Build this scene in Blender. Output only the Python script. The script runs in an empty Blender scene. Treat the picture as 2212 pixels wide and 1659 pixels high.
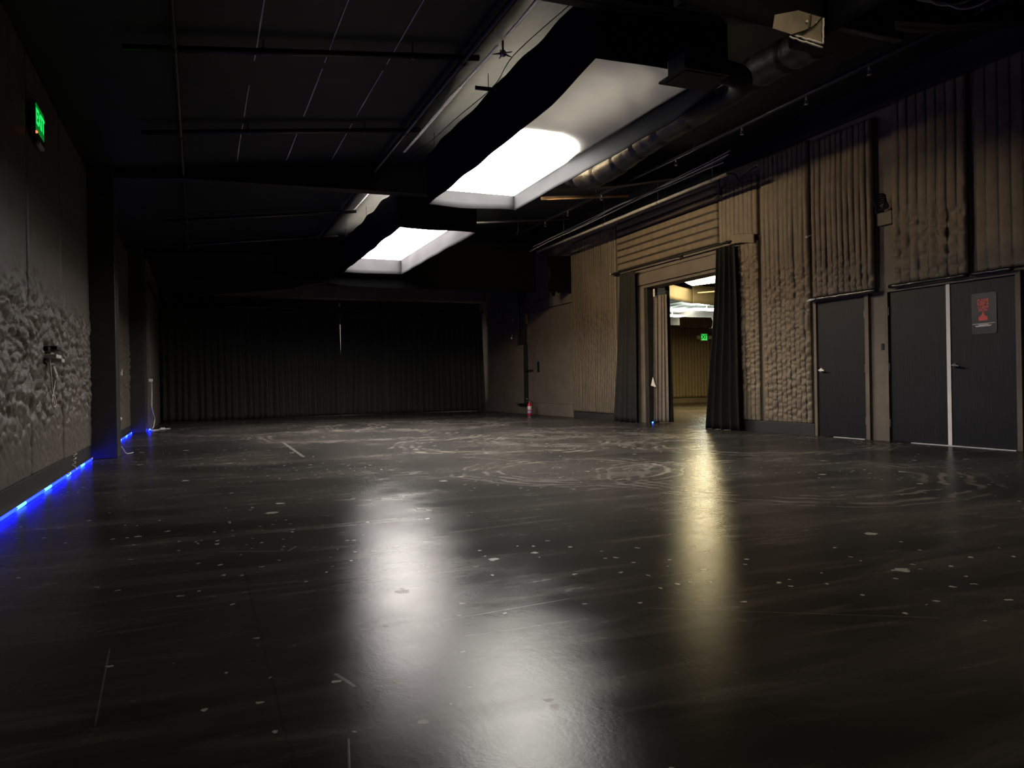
import bpy, bmesh, math, random
from mathutils import Vector, Matrix, noise as N
random.seed(7)
D = bpy.data; SC = bpy.context.scene; COL = SC.collection
PI = math.pi

# ------------------------------------------------------------------ helpers
def lin(c):
    return tuple(((v / 12.92) if v <= .04045 else ((v + .055) / 1.055) ** 2.4) for v in c)

class MB:
    """collects shapes (world coordinates) for ONE mesh"""
    def __init__(s): s.v = []; s.f = []; s.m = []
    def add(s, vs, fs, mi=0):
        b = len(s.v); s.v += [tuple(p) for p in vs]
        for f in fs: s.f.append([b + i for i in f]); s.m.append(mi)
        return s
    def box(s, x0, x1, y0, y1, z0, z1, mi=0):
        v = [(x, y, z) for z in (z0, z1) for y in (y0, y1) for x in (x0, x1)]
        return s.add(v, [(0, 2, 3, 1), (4, 5, 7, 6), (0, 1, 5, 4), (2, 6, 7, 3), (0, 4, 6, 2), (1, 3, 7, 5)], mi)
    def tube(s, pts, r, n=8, mi=0, caps=True):
        P = [Vector(p) for p in pts]; rr = r if isinstance(r, (list, tuple)) else [r] * len(P)
        vs = []; fs = []; up = None
        for i, p in enumerate(P):
            t = (P[min(i + 1, len(P) - 1)] - P[max(i - 1, 0)])
            t = t.normalized() if t.length > 1e-9 else Vector((0, 0, 1))
            if up is None:
                a = Vector((0, 0, 1)) if abs(t.z) < .9 else Vector((1, 0, 0))
                u = t.cross(a).normalized()
            else:
                u = up - t * up.dot(t); u = u.normalized() if u.length > 1e-6 else t.orthogonal().normalized()
            up = u; w = t.cross(u)
            for k in range(n):
                a = 2 * PI * k / n
                vs.append(p + (u * math.cos(a) + w * math.sin(a)) * rr[i])
        for i in range(len(P) - 1):
            for k in range(n):
                k2 = (k + 1) % n
                fs.append((i * n + k, i * n + k2, (i + 1) * n + k2, (i + 1) * n + k))
        if caps:
            fs.append(tuple(range(n - 1, -1, -1))); fs.append(tuple((len(P) - 1) * n + k for k in range(n)))
        return s.add(vs, fs, mi)
    def grid(s, fn, nu, nv, mi=0):
        vs = [fn(i / nu, j / nv) for j in range(nv + 1) for i in range(nu + 1)]
        fs = [(j * (nu + 1) + i, j * (nu + 1) + i + 1, (j + 1) * (nu + 1) + i + 1, (j + 1) * (nu + 1) + i) for j in range(nv) for i in range(nu)]
        return s.add(vs, fs, mi)
    def prism(s, pa, pb, mi=0):
        """closed solid between two matching outlines"""
        n = len(pa)
        fs = [tuple(range(n - 1, -1, -1)), tuple(range(n, 2 * n))]
        fs += [(i, (i + 1) % n, n + (i + 1) % n, n + i) for i in range(n)]
        return s.add(list(pa) + list(pb), fs, mi)
    def lathe(s, prof, cx, cy, z0, n=20, mi=0):
        vs = []; fs = []
        for r, z in prof:
            for k in range(n):
                a = 2 * PI * k / n; vs.append((cx + r * math.cos(a), cy + r * math.sin(a), z0 + z))
        for i in range(len(prof) - 1):
            for k in range(n):
                k2 = (k + 1) % n; fs.append((i * n + k, i * n + k2, (i + 1) * n + k2, (i + 1) * n + k))
        fs.append(tuple(range(n - 1, -1, -1))); fs.append(tuple((len(prof) - 1) * n + k for k in range(n)))
        return s.add(vs, fs, mi)
    def ball(s, c, r, mi=0, n=10):
        prof = [(max(r * math.sin(PI * i / n), 1e-4), -r * math.cos(PI * i / n)) for i in range(n + 1)]
        return s.lathe(prof, c[0], c[1], c[2], n + 2, mi)
    def build(s, name, mats, parent=None, smooth=False, bevel=0, solid=0):
        me = D.meshes.new(name)
        o = D.objects.new(name, me); COL.objects.link(o)
        if parent is not None:
            o.parent = parent; w = wloc(parent)
        else:
            xs = [p[0] for p in s.v]; ys = [p[1] for p in s.v]; zs = [p[2] for p in s.v]
            w = Vector(((min(xs) + max(xs)) / 2, (min(ys) + max(ys)) / 2, min(zs))); o.location = w
        me.from_pydata([(p[0] - w.x, p[1] - w.y, p[2] - w.z) for p in s.v], [], s.f)
        for m in (mats if isinstance(mats, (list, tuple)) else [mats]): me.materials.append(m)
        me.polygons.foreach_set('material_index', s.m)
        me.polygons.foreach_set('use_smooth', [smooth] * len(s.f))
        me.update()
        if not solid:
            bm = bmesh.new(); bm.from_mesh(me); bmesh.ops.recalc_face_normals(bm, faces=bm.faces[:]); bm.to_mesh(me); bm.free()
        if bevel:
            md = o.modifiers.new('bevel', 'BEVEL'); md.width = bevel; md.segments = 2; md.limit_method = 'ANGLE'
        if solid:
            md = o.modifiers.new('thickness', 'SOLIDIFY'); md.thickness = solid; md.offset = 0
        return o

def wloc(o):
    w = Vector((0, 0, 0))
    while o is not None: w += o.location; o = o.parent
    return w
def tag(o, label, cat, group=None, kind=None):
    o['label'] = label; o['category'] = cat
    if group: o['group'] = group
    if kind: o['kind'] = kind
    return o
def thing(name, loc, label, cat, group=None, kind=None):
    o = D.objects.new(name, None); COL.objects.link(o); o.location = loc; o.empty_display_size = .1
    return tag(o, label, cat, group, kind)
def box(*a): return MB().box(*a)
def tube(*a, **k): return MB().tube(*a, **k)
def smooth_path(pts, k=6):
    P = [Vector(p) for p in pts]; out = []
    for i in range(len(P) - 1):
        p0 = P[max(i - 1, 0)]; p1 = P[i]; p2 = P[i + 1]; p3 = P[min(i + 2, len(P) - 1)]
        for j in range(k):
            t = j / k
            out.append(.5 * ((2 * p1) + (p2 - p0) * t + (2 * p0 - 5 * p1 + 4 * p2 - p3) * t * t + (3 * p1 - p0 - 3 * p2 + p3) * t ** 3))
    out.append(P[-1]); return out
def text(name, body, mat, parent, origin, xdir, size, extr=.001, shear=0, bold=0, align='CENTER'):
    cu = D.curves.new(name, 'FONT'); cu.body = body; cu.size = size; cu.extrude = extr; cu.shear = shear; cu.offset = bold
    cu.align_x = align; cu.align_y = 'CENTER'
    o = D.objects.new(name, cu); COL.objects.link(o); cu.materials.append(mat)
    x = Vector(xdir); z = x.cross(Vector((0, 0, 1)))
    M = Matrix((x, Vector((0, 0, 1)), z)).transposed().to_4x4()
    bpy.context.view_layer.update()
    me = D.meshes.new_from_object(o.evaluated_get(bpy.context.evaluated_depsgraph_get())); me.name = name
    D.objects.remove(o); D.curves.remove(cu)
    o = D.objects.new(name, me); COL.objects.link(o)
    M.translation = Vector(origin) - wloc(parent)
    me.transform(M); o.parent = parent
    if not me.materials: me.materials.append(mat)
    return o

# ------------------------------------------------------------------ materials
def mat(name, col, rough=.7, spec=.5, metal=0, var=.25, vscale=6., bump=0., bscale=60., emit=None, estr=0, sheen=0):
    m = D.materials.new(name); m.use_nodes = True; nt = m.node_tree; n = nt.nodes; b = n['Principled BSDF']
    b.inputs['Roughness'].default_value = rough; b.inputs['Metallic'].default_value = metal
    b.inputs['Specular IOR Level'].default_value = spec
    b.inputs['Base Color'].default_value = (*col, 1)
    if sheen: b.inputs['Sheen Weight'].default_value = sheen
    if var or bump:
        tc = n.new('ShaderNodeTexCoord')
    if var:
        t = n.new('ShaderNodeTexNoise'); t.inputs['Scale'].default_value = vscale; t.inputs['Detail'].default_value = 4
        nt.links.new(tc.outputs['Object'], t.inputs['Vector'])
        mr = n.new('ShaderNodeMapRange'); mr.inputs['From Min'].default_value = .3; mr.inputs['From Max'].default_value = .7
        mr.inputs['To Min'].default_value = 1 - var; mr.inputs['To Max'].default_value = 1 + var
        nt.links.new(t.outputs['Fac'], mr.inputs['Value'])
        mx = n.new('ShaderNodeVectorMath'); mx.operation = 'SCALE'; mx.inputs[0].default_value = col
        nt.links.new(mr.outputs['Result'], mx.inputs['Scale']); nt.links.new(mx.outputs['Vector'], b.inputs['Base Color'])
    if bump:
        t2 = n.new('ShaderNodeTexNoise'); t2.inputs['Scale'].default_value = bscale; t2.inputs['Detail'].default_value = 3
        nt.links.new(tc.outputs['Object'], t2.inputs['Vector'])
        bp = n.new('ShaderNodeBump'); bp.inputs['Strength'].default_value = bump; bp.inputs['Distance'].default_value = .01
        nt.links.new(t2.outputs['Fac'], bp.inputs['Height']); nt.links.new(bp.outputs['Normal'], b.inputs['Normal'])
    if emit:
        b.inputs['Emission Color'].default_value = (*emit, 1); b.inputs['Emission Strength'].default_value = estr
    return m

def wood_black(name, col):
    m = mat(name, col, rough=.5, spec=.22, var=0)
    nt = m.node_tree; n = nt.nodes; b = n['Principled BSDF']
    tc = n.new('ShaderNodeTexCoord'); mp = n.new('ShaderNodeMapping'); mp.inputs['Scale'].default_value = (60, 60, 2.0)
    t = n.new('ShaderNodeTexNoise'); t.inputs['Scale'].default_value = 1.5; t.inputs['Detail'].default_value = 6
    nt.links.new(tc.outputs['Object'], mp.inputs['Vector']); nt.links.new(mp.outputs['Vector'], t.inputs['Vector'])
    cr = n.new('ShaderNodeValToRGB'); cr.color_ramp.elements[0].position = .35; cr.color_ramp.elements[1].position = .7
    cr.color_ramp.elements[0].color = (*[c * .72 for c in col], 1); cr.color_ramp.elements[1].color = (*[c * 1.45 for c in col], 1)
    nt.links.new(t.outputs['Fac'], cr.inputs['Fac']); nt.links.new(cr.outputs['Color'], b.inputs['Base Color'])
    bp = n.new('ShaderNodeBump'); bp.inputs['Strength'].default_value = .25; bp.inputs['Distance'].default_value = .004
    nt.links.new(t.outputs['Fac'], bp.inputs['Height']); nt.links.new(bp.outputs['Normal'], b.inputs['Normal'])
    return m

def floor_mat():
    m = D.materials.new('black_painted_floor'); m.use_nodes = True; nt = m.node_tree; n = nt.nodes; L = nt.links.new
    b = n['Principled BSDF']
    geo = n.new('ShaderNodeNewGeometry'); pos = geo.outputs['Position']
    def val(op, a, c=None, clamp=False):
        x = n.new('ShaderNodeMath'); x.operation = op; x.use_clamp = clamp
        for i, q in enumerate((a, c)):
            if q is None: continue
            if isinstance(q, (int, float)): x.inputs[i].default_value = q
            else: L(q, x.inputs[i])
        return x.outputs[0]
    def nz(scale, detail=4, vec=None, st=None, rough=.55, dist=0, rot=0):
        v = vec or pos
        if st:
            mp = n.new('ShaderNodeMapping'); mp.inputs['Scale'].default_value = st; mp.inputs['Rotation'].default_value = (0, 0, rot)
            L(v, mp.inputs['Vector']); v = mp.outputs['Vector']
        t = n.new('ShaderNodeTexNoise'); t.inputs['Scale'].default_value = scale; t.inputs['Detail'].default_value = detail
        t.inputs['Roughness'].default_value = rough; t.inputs['Distortion'].default_value = dist
        L(v, t.inputs['Vector']); return t.outputs['Fac']
    def ramp(x, a, c, lo=0., hi=1.):
        r = n.new('ShaderNodeMapRange'); r.interpolation_type = 'SMOOTHSTEP'
        r.inputs['From Min'].default_value = a; r.inputs['From Max'].default_value = c
        r.inputs['To Min'].default_value = lo; r.inputs['To Max'].default_value = hi
        L(x, r.inputs['Value']); return r.outputs['Result']
    sx = n.new('ShaderNodeSeparateXYZ'); L(pos, sx.inputs[0]); X, Y = sx.outputs[0], sx.outputs[1]
    # wavy coordinates for hand-made marks
    wob = n.new('ShaderNodeTexNoise'); wob.inputs['Scale'].default_value = 1.3; wob.inputs['Detail'].default_value = 2; L(pos, wob.inputs['Vector'])
    sub = n.new('ShaderNodeVectorMath'); sub.operation = 'MULTIPLY_ADD'; L(wob.outputs['Color'], sub.inputs[0])
    sub.inputs[1].default_value = (.55, .55, 0); L(pos, sub.inputs[2])
    sw = n.new('ShaderNodeSeparateXYZ'); L(sub.outputs[0], sw.inputs[0]); WX = val('SUBTRACT', sw.outputs[0], .27); WY = val('SUBTRACT', sw.outputs[1], .27)
    fade = ramp(nz(2.2, 5), .42, .6)
    marks = None
    def acc(x):
        nonlocal marks
        marks = x if marks is None else val('MAXIMUM', marks, x)
    # turning scuffs: rings
    for cx, cy, r, w in ((5.35, 12.0, .85, .05), (6.1, 11.7, .75, .06), (6.9, 12.6, .8, .05), (7.5, 11.4, .7, .05), (4.3, 10.6, 1.5, .06), (3.6, 7.0, .95, .035),
                         (5.6, 10.9, 1.3, .07), (2.6, 14.2, 1.6, .06), (4.4, 16.5, 1.9, .07), (6.2, 17.5, 1.2, .05), (1.6, 17.5, 2.2, .06), (7.2, 8.6, 1.5, .05), (5.0, 5.6, 1.4, .04)):
        dx = val('SUBTRACT', WX, cx); dy = val('SUBTRACT', WY, cy)
        d = val('SQRT', val('ADD', val('MULTIPLY', dx, dx), val('MULTIPLY', dy, dy)))
        for k_, (dr_, s_) in enumerate(((0, 1.0), (.17, .75), (-.14, .6), (.31, .45))):
            e = val('ABSOLUTE', val('SUBTRACT', d, r + dr_))
            acc(val('MULTIPLY', ramp(e, w * .15, w * .95, .8, 0), s_))
    marks = val('MULTIPLY', marks, val('ADD', val('MULTIPLY', fade, .85), .12))
    # straight scratches
    thin = None
    for x0, y0, x1, y1, w, s in ((1.27, 13.0, 1.24, 9.9, .03, .9), (.86, 2.58, 1.3, 2.57, .004, .6), (.83, 2.78, 1.46, 2.84, .004, .45), (.5, 4.44, .44, 4.33, .008, .6), (.08, 4.5, .44, 4.33, .006, .45),
                                 (.34, 1.96, .31, 1.78, .004, .7), (.38, 2.42, .42, 2.28, .008, .7), (2.55, 2.0, 1.6, 2.6, .003, .5), (3.0, 9.0, 3.6, 7.6, .02, .4), (-.3, 3.0, -.27, 2.3, .004, .35)):
        ln = math.hypot(x1 - x0, y1 - y0); ux, uy = (x1 - x0) / ln, (y1 - y0) / ln
        dx = val('SUBTRACT', X, x0); dy = val('SUBTRACT', Y, y0)
        a = val('ADD', val('MULTIPLY', dx, ux), val('MULTIPLY', dy, uy))
        c = val('ABSOLUTE', val('SUBTRACT', val('MULTIPLY', dx, uy), val('MULTIPLY', dy, ux)))
        i = val('MULTIPLY', ramp(c, w * .3, w, s, 0), val('MULTIPLY', ramp(a, 0, .05 * ln), ramp(a, ln * .9, ln, 1, 0)))
        thin = i if thin is None else val('MAXIMUM', thin, i)
    # broad scuffs and mopping streaks
    big = ramp(nz(.45, 5, dist=.6), .35, .68)
    streak = ramp(nz(1.0, 5, st=(.35, 3.2, 1), dist=.5, rot=.35), .45, .72)
    streak2 = ramp(nz(1.0, 6, st=(1.2, 6.5, 1), dist=1.0, rot=-.2), .5, .75)
    scuff = val('ADD', val('MULTIPLY', big, .20), val('ADD', val('MULTIPLY', streak, .15), val('MULTIPLY', streak2, .21)))
    scuff = val('ADD', scuff, val('ADD', marks, thin))
    # chipped paint and grit
    vo = n.new('ShaderNodeTexVoronoi'); vo.inputs['Scale'].default_value = 4.5; vo.inputs['Randomness'].default_value = 1
    wv = n.new('ShaderNodeVectorMath'); wv.operation = 'MULTIPLY_ADD'; L(wob.outputs['Color'], wv.inputs[0]); wv.inputs[1].default_value = (.1, .1, 0); L(pos, wv.inputs[2])
    wn = n.new('ShaderNodeTexNoise'); wn.inputs['Scale'].default_value = 26; L(pos, wn.inputs['Vector'])
    wv2 = n.new('ShaderNodeVectorMath'); wv2.operation = 'MULTIPLY_ADD'; L(wn.outputs['Color'], wv2.inputs[0]); wv2.inputs[1].default_value = (.05, .05, 0); L(wv.outputs[0], wv2.inputs[2])
    L(wv2.outputs[0], vo.inputs['Vector'])
    sep = n.new('ShaderNodeSeparateColor'); L(vo.outputs['Color'], sep.inputs[0])
    sel = val('GREATER_THAN', sep.outputs[0], .35)
    dens = ramp(nz(.33, 2), .38, .6)
    thr = val('MULTIPLY', val('MULTIPLY', sep.outputs[1], sep.outputs[1]), .19)
    chip = val('MULTIPLY', val('MULTIPLY', val('LESS_THAN', vo.outputs['Distance'], thr), sel), val('GREATER_THAN', dens, .25))
    vo2 = n.new('ShaderNodeTexVoronoi'); vo2.inputs['Scale'].default_value = 11; L(wv2.outputs[0], vo2.inputs['Vector'])
    sep2 = n.new('ShaderNodeSeparateColor'); L(vo2.outputs['Color'], sep2.inputs[0])
    grit = val('MULTIPLY', val('LESS_THAN', vo2.outputs['Distance'], .13), val('GREATER_THAN', val('MULTIPLY', sep2.outputs[0], dens), .4))
    # board joints
    jx = val('ABSOLUTE', val('SUBTRACT', val('FRACT', val('ADD', val('DIVIDE', X, 1.22), .84)), .5))
    joint = ramp(jx, .494, .499)
    chipm = val('MAXIMUM', val('MULTIPLY', chip, .8), grit)
    c0 = n.new('ShaderNodeMix'); c0.data_type = 'RGBA'; c0.inputs['A'].default_value = (.0135, .0122, .0108, 1); c0.inputs['B'].default_value = (.23, .20, .168, 1)
    L(val('MULTIPLY', scuff, .66, True), c0.inputs['Factor'])
    c1 = n.new('ShaderNodeMix'); c1.data_type = 'RGBA'; L(c0.outputs['Result'], c1.inputs['A']); c1.inputs['B'].default_value = (.34, .33, .30, 1); L(chipm, c1.inputs['Factor'])
    c2 = n.new('ShaderNodeMix'); c2.data_type = 'RGBA'; L(c1.outputs['Result'], c2.inputs['A']); c2.inputs['B'].default_value = (.004, .004, .004, 1); L(val('MULTIPLY', joint, .25), c2.inputs['Factor'])
    L(c2.outputs['Result'], b.inputs['Base Color'])
    ro = val('ADD', val('ADD', val('MULTIPLY', scuff, .08), .25), val('MULTIPLY', val('SUBTRACT', nz(3, 5), .5), .10))
    rough_out = val('ADD', ro, val('MULTIPLY', chipm, .08))
    b.inputs['Roughness'].default_value = .8
    b.inputs['Specular IOR Level'].default_value = 0
    # orange-peel paint
    h = val('ADD', val('MULTIPLY', nz(95, 3), .5), val('MULTIPLY', nz(28, 3, st=(1.5, .9, 1)), .8))
    h = val('ADD', h, val('ADD', val('MULTIPLY', chipm, -.8), val('MULTIPLY', thin, .5)))
    bp = n.new('ShaderNodeBump'); bp.inputs['Strength'].default_value = .15; bp.inputs['Distance'].default_value = .0026
    L(h, bp.inputs['Height']); L(bp.outputs['Normal'], b.inputs['Normal'])
    g = n.new('ShaderNodeBsdfGlossy'); g.distribution = 'BECKMANN'; L(rough_out, g.inputs['Roughness']); L(bp.outputs['Normal'], g.inputs['Normal'])
    fr = n.new('ShaderNodeFresnel'); fr.inputs['IOR'].default_value = 1.42; L(bp.outputs['Normal'], fr.inputs['Normal'])
    gl = val('MULTIPLY', fr.outputs[0], ramp(scuff, .1, 1.1, .45, .42))
    g2 = n.new('ShaderNodeBsdfGlossy'); g2.inputs['Roughness'].default_value = .52; g2.inputs['Color'].default_value = (.95, .93, .90, 1); L(bp.outputs['Normal'], g2.inputs['Normal'])
    mg = n.new('ShaderNodeMixShader'); L(ramp(scuff, .05, .9, .07, .22), mg.inputs[0]); L(g.outputs[0], mg.inputs[1]); L(g2.outputs[0], mg.inputs[2])
    mx = n.new('ShaderNodeMixShader'); L(gl, mx.inputs[0]); L(b.outputs[0], mx.inputs[1]); L(mg.outputs[0], mx.inputs[2])
    L(mx.outputs[0], [q for q in n if q.type == 'OUTPUT_MATERIAL'][0].inputs[0])
    return m

M_floor = floor_mat()
M_wall = mat('black_wall_paint', (.128, .105, .080), .62, .35, var=.18, vscale=2.5, bump=.12, bscale=140)
M_trim = mat('black_trim_paint', (.030, .028, .026), .42, .5, var=.2, vscale=5, bump=.06, bscale=90)
M_roof = mat('black_insulation', (.016, .0185, .0215), .5, .3, var=.25, vscale=3, bump=.3, bscale=9)
M_steel = mat('black_steel', (.006, .0065, .008), .45, .5, var=.2)
M_pipe = mat('dark_pipe', (.020, .020, .022), .38, .6, var=.25, vscale=12)
M_pipe_lt = mat('grey_conduit', (.30, .28, .24), .38, .5, var=.15, vscale=9)
M_tape = mat('foil_tape', (.80, .80, .80), .5, .3, var=.2, vscale=14, bump=.6, bscale=40)
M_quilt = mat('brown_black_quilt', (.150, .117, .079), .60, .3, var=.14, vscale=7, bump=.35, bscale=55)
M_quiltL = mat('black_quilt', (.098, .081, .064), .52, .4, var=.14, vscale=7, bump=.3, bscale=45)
M_seam_shade = mat('quilt_groove_shade', (.028, .024, .019), .5, .4)  # dark tone for the painted shade in the quilt grooves
M_vinyl = mat('black_vinyl', (.012, .012, .013), .22, .6, bump=.4, bscale=14)
M_cloth = mat('black_velvet', (.036, .036, .032), .9, .15, var=.15, vscale=20)
M_clothd = mat('deep_black_velvet', (.016, .016, .0155), .92, .1, var=.15, vscale=20)
M_cloth2 = mat('charcoal_drape', (.021, .020, .018), .9, .15, var=.15, vscale=20)
M_cloth3 = mat('worn_brown_drape', (.20, .168, .138), .85, .2, var=.15, vscale=20)
M_skirt_out = mat('black_box_fabric', (.0055, .006, .0085), .9, .1, var=.2)
M_drape = mat('matt_black_drape', (.0028, .0030, .0034), .95, .05, var=.2)
M_skirt_in = mat('grey_lining', (.026, .0255, .0265), .9, .05, var=.08, vscale=4, bump=.25, bscale=5)
M_door = wood_black('black_stained_wood', (.0088, .0086, .0098))
M_metal = mat('brushed_steel', (.62, .60, .56), .3, .5, metal=1, var=.1)
M_hinge = mat('hinge_metal', (.16, .15, .145), .35, .5, metal=.6)
M_white = mat('white_plastic', (.72, .70, .66), .45, .4, var=.06)
M_cord = mat('white_cord', (.55, .51, .45), .5, .4, var=.1)
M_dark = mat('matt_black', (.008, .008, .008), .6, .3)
M_red = mat('red_enamel', (.55, .012, .02), .28, .6, var=.1)
M_signred = mat('red_print', (.72, .10, .085), .5, .3, var=.1)
M_signlt = mat('pale_print', (.55, .50, .46), .5, .3, var=.1)
M_signpl = mat('sign_plastic', (.0085, .008, .0085), .4, .5)
M_pipe_or = mat('orange_primed_pipe', (.42, .25, .11), .5, .4)
M_nickel = mat('bright_nickel', (.78, .76, .72), .35, .6, metal=.25, var=.05)
M_wood = mat('raw_wood', (.45, .25, .10), .6, .3)
M_lightline = mat('light_line_paint', (.75, .71, .64), .35, .5, metal=.3)  # pale tone standing in for light at door gaps and edges
M_beige = mat('pale_lining', (.065, .057, .044), .8, .2, var=.06)
M_plwhite = mat('white_painted_board', (.62, .60, .55), .7, .3)
M_duct = mat('duct_wrap', (.034, .030, .025), .5, .5, var=.3, vscale=8, bump=.8, bscale=14)
M_paleceil = mat('pale_ceiling_sheet', (.46, .50, .46), .6, .3)
M_lilac = mat('lilac_print', (.42, .35, .55), .5, .3)
M_led = mat('blue_led', (.02, .03, .2), .3, emit=(.0012, .004, 1.0), estr=48, var=0)
M_ledhot = mat('blue_led_spot', (.02, .03, .2), .3, emit=(.03, .12, 1.0), estr=11, var=0)
M_exit = mat('exit_green', (.01, .2, .04), .4, emit=(.02, 1.0, .16), estr=.9, var=0)
M_exitd = mat('exit_green_field', (.004, .05, .012), .4, emit=(.006, 1.0, .10), estr=.16, var=0)
M_reddot = mat('red_pilot_light', (.3, .02, .01), .4, emit=(1, .12, .05), estr=3, var=0)

def emitter(name, col, s):
    m = mat(name, (.8, .8, .8), .6, var=0, emit=col, estr=s); return m
M_lampA = emitter('backlit_fabric_cool', (1.0, .965, .89), 34)
M_lampB = emitter('backlit_fabric_warm', (1.0, .94, .895), 34)
M_tubeW = emitter('warm_tube', (1.0, .77, .47), 1050)
M_tubeR = emitter('room_tube_yellow', (1.0, .78, .36), 58)
M_tubeG = emitter('room_tube_white', (.92, 1.0, .93), 45)

def fabric_white():
    m = mat('white_diffusion_fabric', (.72, .70, .655), .8, .2, var=.05, bump=.15, bscale=6)
    nt = m.node_tree; n = nt.nodes; b = n['Principled BSDF']; out = [x for x in n if x.type == 'OUTPUT_MATERIAL'][0]
    tr = n.new('ShaderNodeBsdfTranslucent'); tr.inputs['Color'].default_value = (.78, .75, .69, 1)
    mx = n.new('ShaderNodeMixShader'); mx.inputs[0].default_value = .45
    nt.links.new(b.outputs[0], mx.inputs[1]); nt.links.new(tr.outputs[0], mx.inputs[2]); nt.links.new(mx.outputs[0], out.inputs[0])
    return m
M_fabric = fabric_white()

# ------------------------------------------------------------------ dimensions
XL, XR, YB, YF = -1.35, 8.92, 25.2, -3.2
def roof_z(x): return 3.99 + .12 * x

# ------------------------------------------------------------------ room shell
def struct(o, label, cat): return tag(o, label, cat, kind='structure')
struct(MB().box(XL - .3, 24, YF - .2, 36, -.15, 0).build('floor', M_floor), 'scuffed glossy black painted floor of the whole hall', 'floor')
rf = MB(); x0, x1 = XL - .3, XR + .3
def roofpt(u, v):
    x = x0 + (x1 - x0) * u; y = YF - .2 + (YB + .4 - YF) * v
    return (x, y, roof_z(x) + .012 * N.noise((x * 1.5, y * .6, 3)))
rf.grid(roofpt, 40, 90)
rf.add([(x0, YF - .2, roof_z(x0) + .2), (x1, YF - .2, roof_z(x1) + .2), (x1, YB + .2, roof_z(x1) + .2), (x0, YB + .2, roof_z(x0) + .2)], [(0, 1, 2, 3)])
roof = struct(rf.build('ceiling', M_roof, smooth=True), 'sloping black insulated roof above the hall', 'ceiling')
# seams of the insulation, taped
def seam(x, y0, y1, w=.018):
    pts = []; k = int((y1 - y0) / .15)
    b = MB()
    def f(u, v):
        y = y0 + (y1 - y0) * v; xx = x + (u - .5) * w * (1 + .5 * N.noise((x, y * 2, 1))) + .012 * N.noise((x * 3, y * .7, 2))
        return (xx, y, roof_z(xx) + .012 * N.noise((xx * 1.5, y * .6, 3)) - .004 - .004 * math.sin(u * PI))
    b.grid(f, 4, max(k, 3))
    return b.build('seam', M_tape, roof, smooth=True)
for x in (.55, 1.22, 1.85):
    for (a, c) in ((1.5, 5.6), (6.2, 7.7), (8.2, 9.3), (9.9, 11.2)): seam(x, a + random.uniform(-.4, .4), c, .012)
for (a, c, w) in ((3.0, 6.95, .024), (7.15, 8.3, .03), (8.3, 10.9, .05), (12.0, 15.0, .03)): seam(2.86, a, c, w)

struct(MB().box(XL - .3, XL, YF, YB, 0, 3.83).build('wall_left', M_wall), 'black left wall behind the crumpled quilted blankets', 'wall')
w = MB().box(XR, XR + .3, YF, 11.2, 0, 5.25).box(XR, XR + .3, 14.0, YB, 0, 5.25).box(XR, XR + .3, 11.2, 14.0, 2.9, 5.25)
struct(w.build('wall_right', M_wall), 'brownish black right wall with the wide opening to the next room', 'wall')
wb = MB().box(XL - .3, XR + .3, YB, YB + .2, 0, 5.3)
struct(wb.build('wall_back', M_wall), 'black end wall hidden behind the long curtain', 'wall')
struct(MB().box(XL - .3, XR + .3, YF - .2, YF, 0, 5.3).build('wall_front', M_wall), 'black wall behind the camera', 'wall')
struct(MB().box(XL + .2, XR - .02, 24.75, 24.8, .0, 2.9).build('wall_back_inner', M_plwhite), 'pale board wall glimpsed through slits in the back curtain', 'wall')
# header over the back curtain
h = MB().box(-.95, XR, 23.75, 24.3, 3.63, 4.02); h.add([(-.95, 23.9, 3.9), (XR, 23.9, 3.9), (XR, 23.9, 5.1), (-.95, 23.9, 3.95)], [(0, 1, 2, 3)])
struct(h.build('trim_header', M_wall), 'dark header beam above the long back curtain', 'trim')
struct(box(-.95, XR, 24.35, 24.45, 3.0, 3.8).build('trim_light_block', M_dark), 'added black board blocking lamp light above the back curtain rod', 'trim')  # board added to keep the gap above the rod dark
# left wall: slab beyond the second pillar
s = MB().box(XL, -.98, 18.3, 23.15, 0, 3.74)
struct(s.build('wall_left_far', M_wall), 'plain black wall section between second pillar and back curtain', 'wall')
struct(MB().box(-.985, -.95, 18.35, 23.15, 3.16, 3.28).build('trim_left', M_trim), 'narrow black trim board high on the plain left wall section', 'trim')
struct(MB().box(-.985, -.95, 18.35, 18.55, 0, 3.6).build('trim_left_post', M_wall), 'black vertical casing beside the second pillar', 'trim')

def pillar(y, x1, d, label):
    b = MB().box(XL, x1, y, y + .03, 0, 3.86).box(XL, x1 - .03, y + .03, y + d - .03, 0, 3.86).box(XL, x1, y + d - .03, y + d, 0, 3.86).box(x1 - .03, x1, y + .03, y + d - .03, 0, 3.86)
    return struct(b.build('pillar', M_trim, bevel=.006), label, 'pillar')
pillar(11.3, -1.0, .5, 'black steel wall pillar nearest the camera on the left wall')
pillar(17.55, -1.02, .7, 'second black wall pillar, beside the white cable on the floor')

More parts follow.
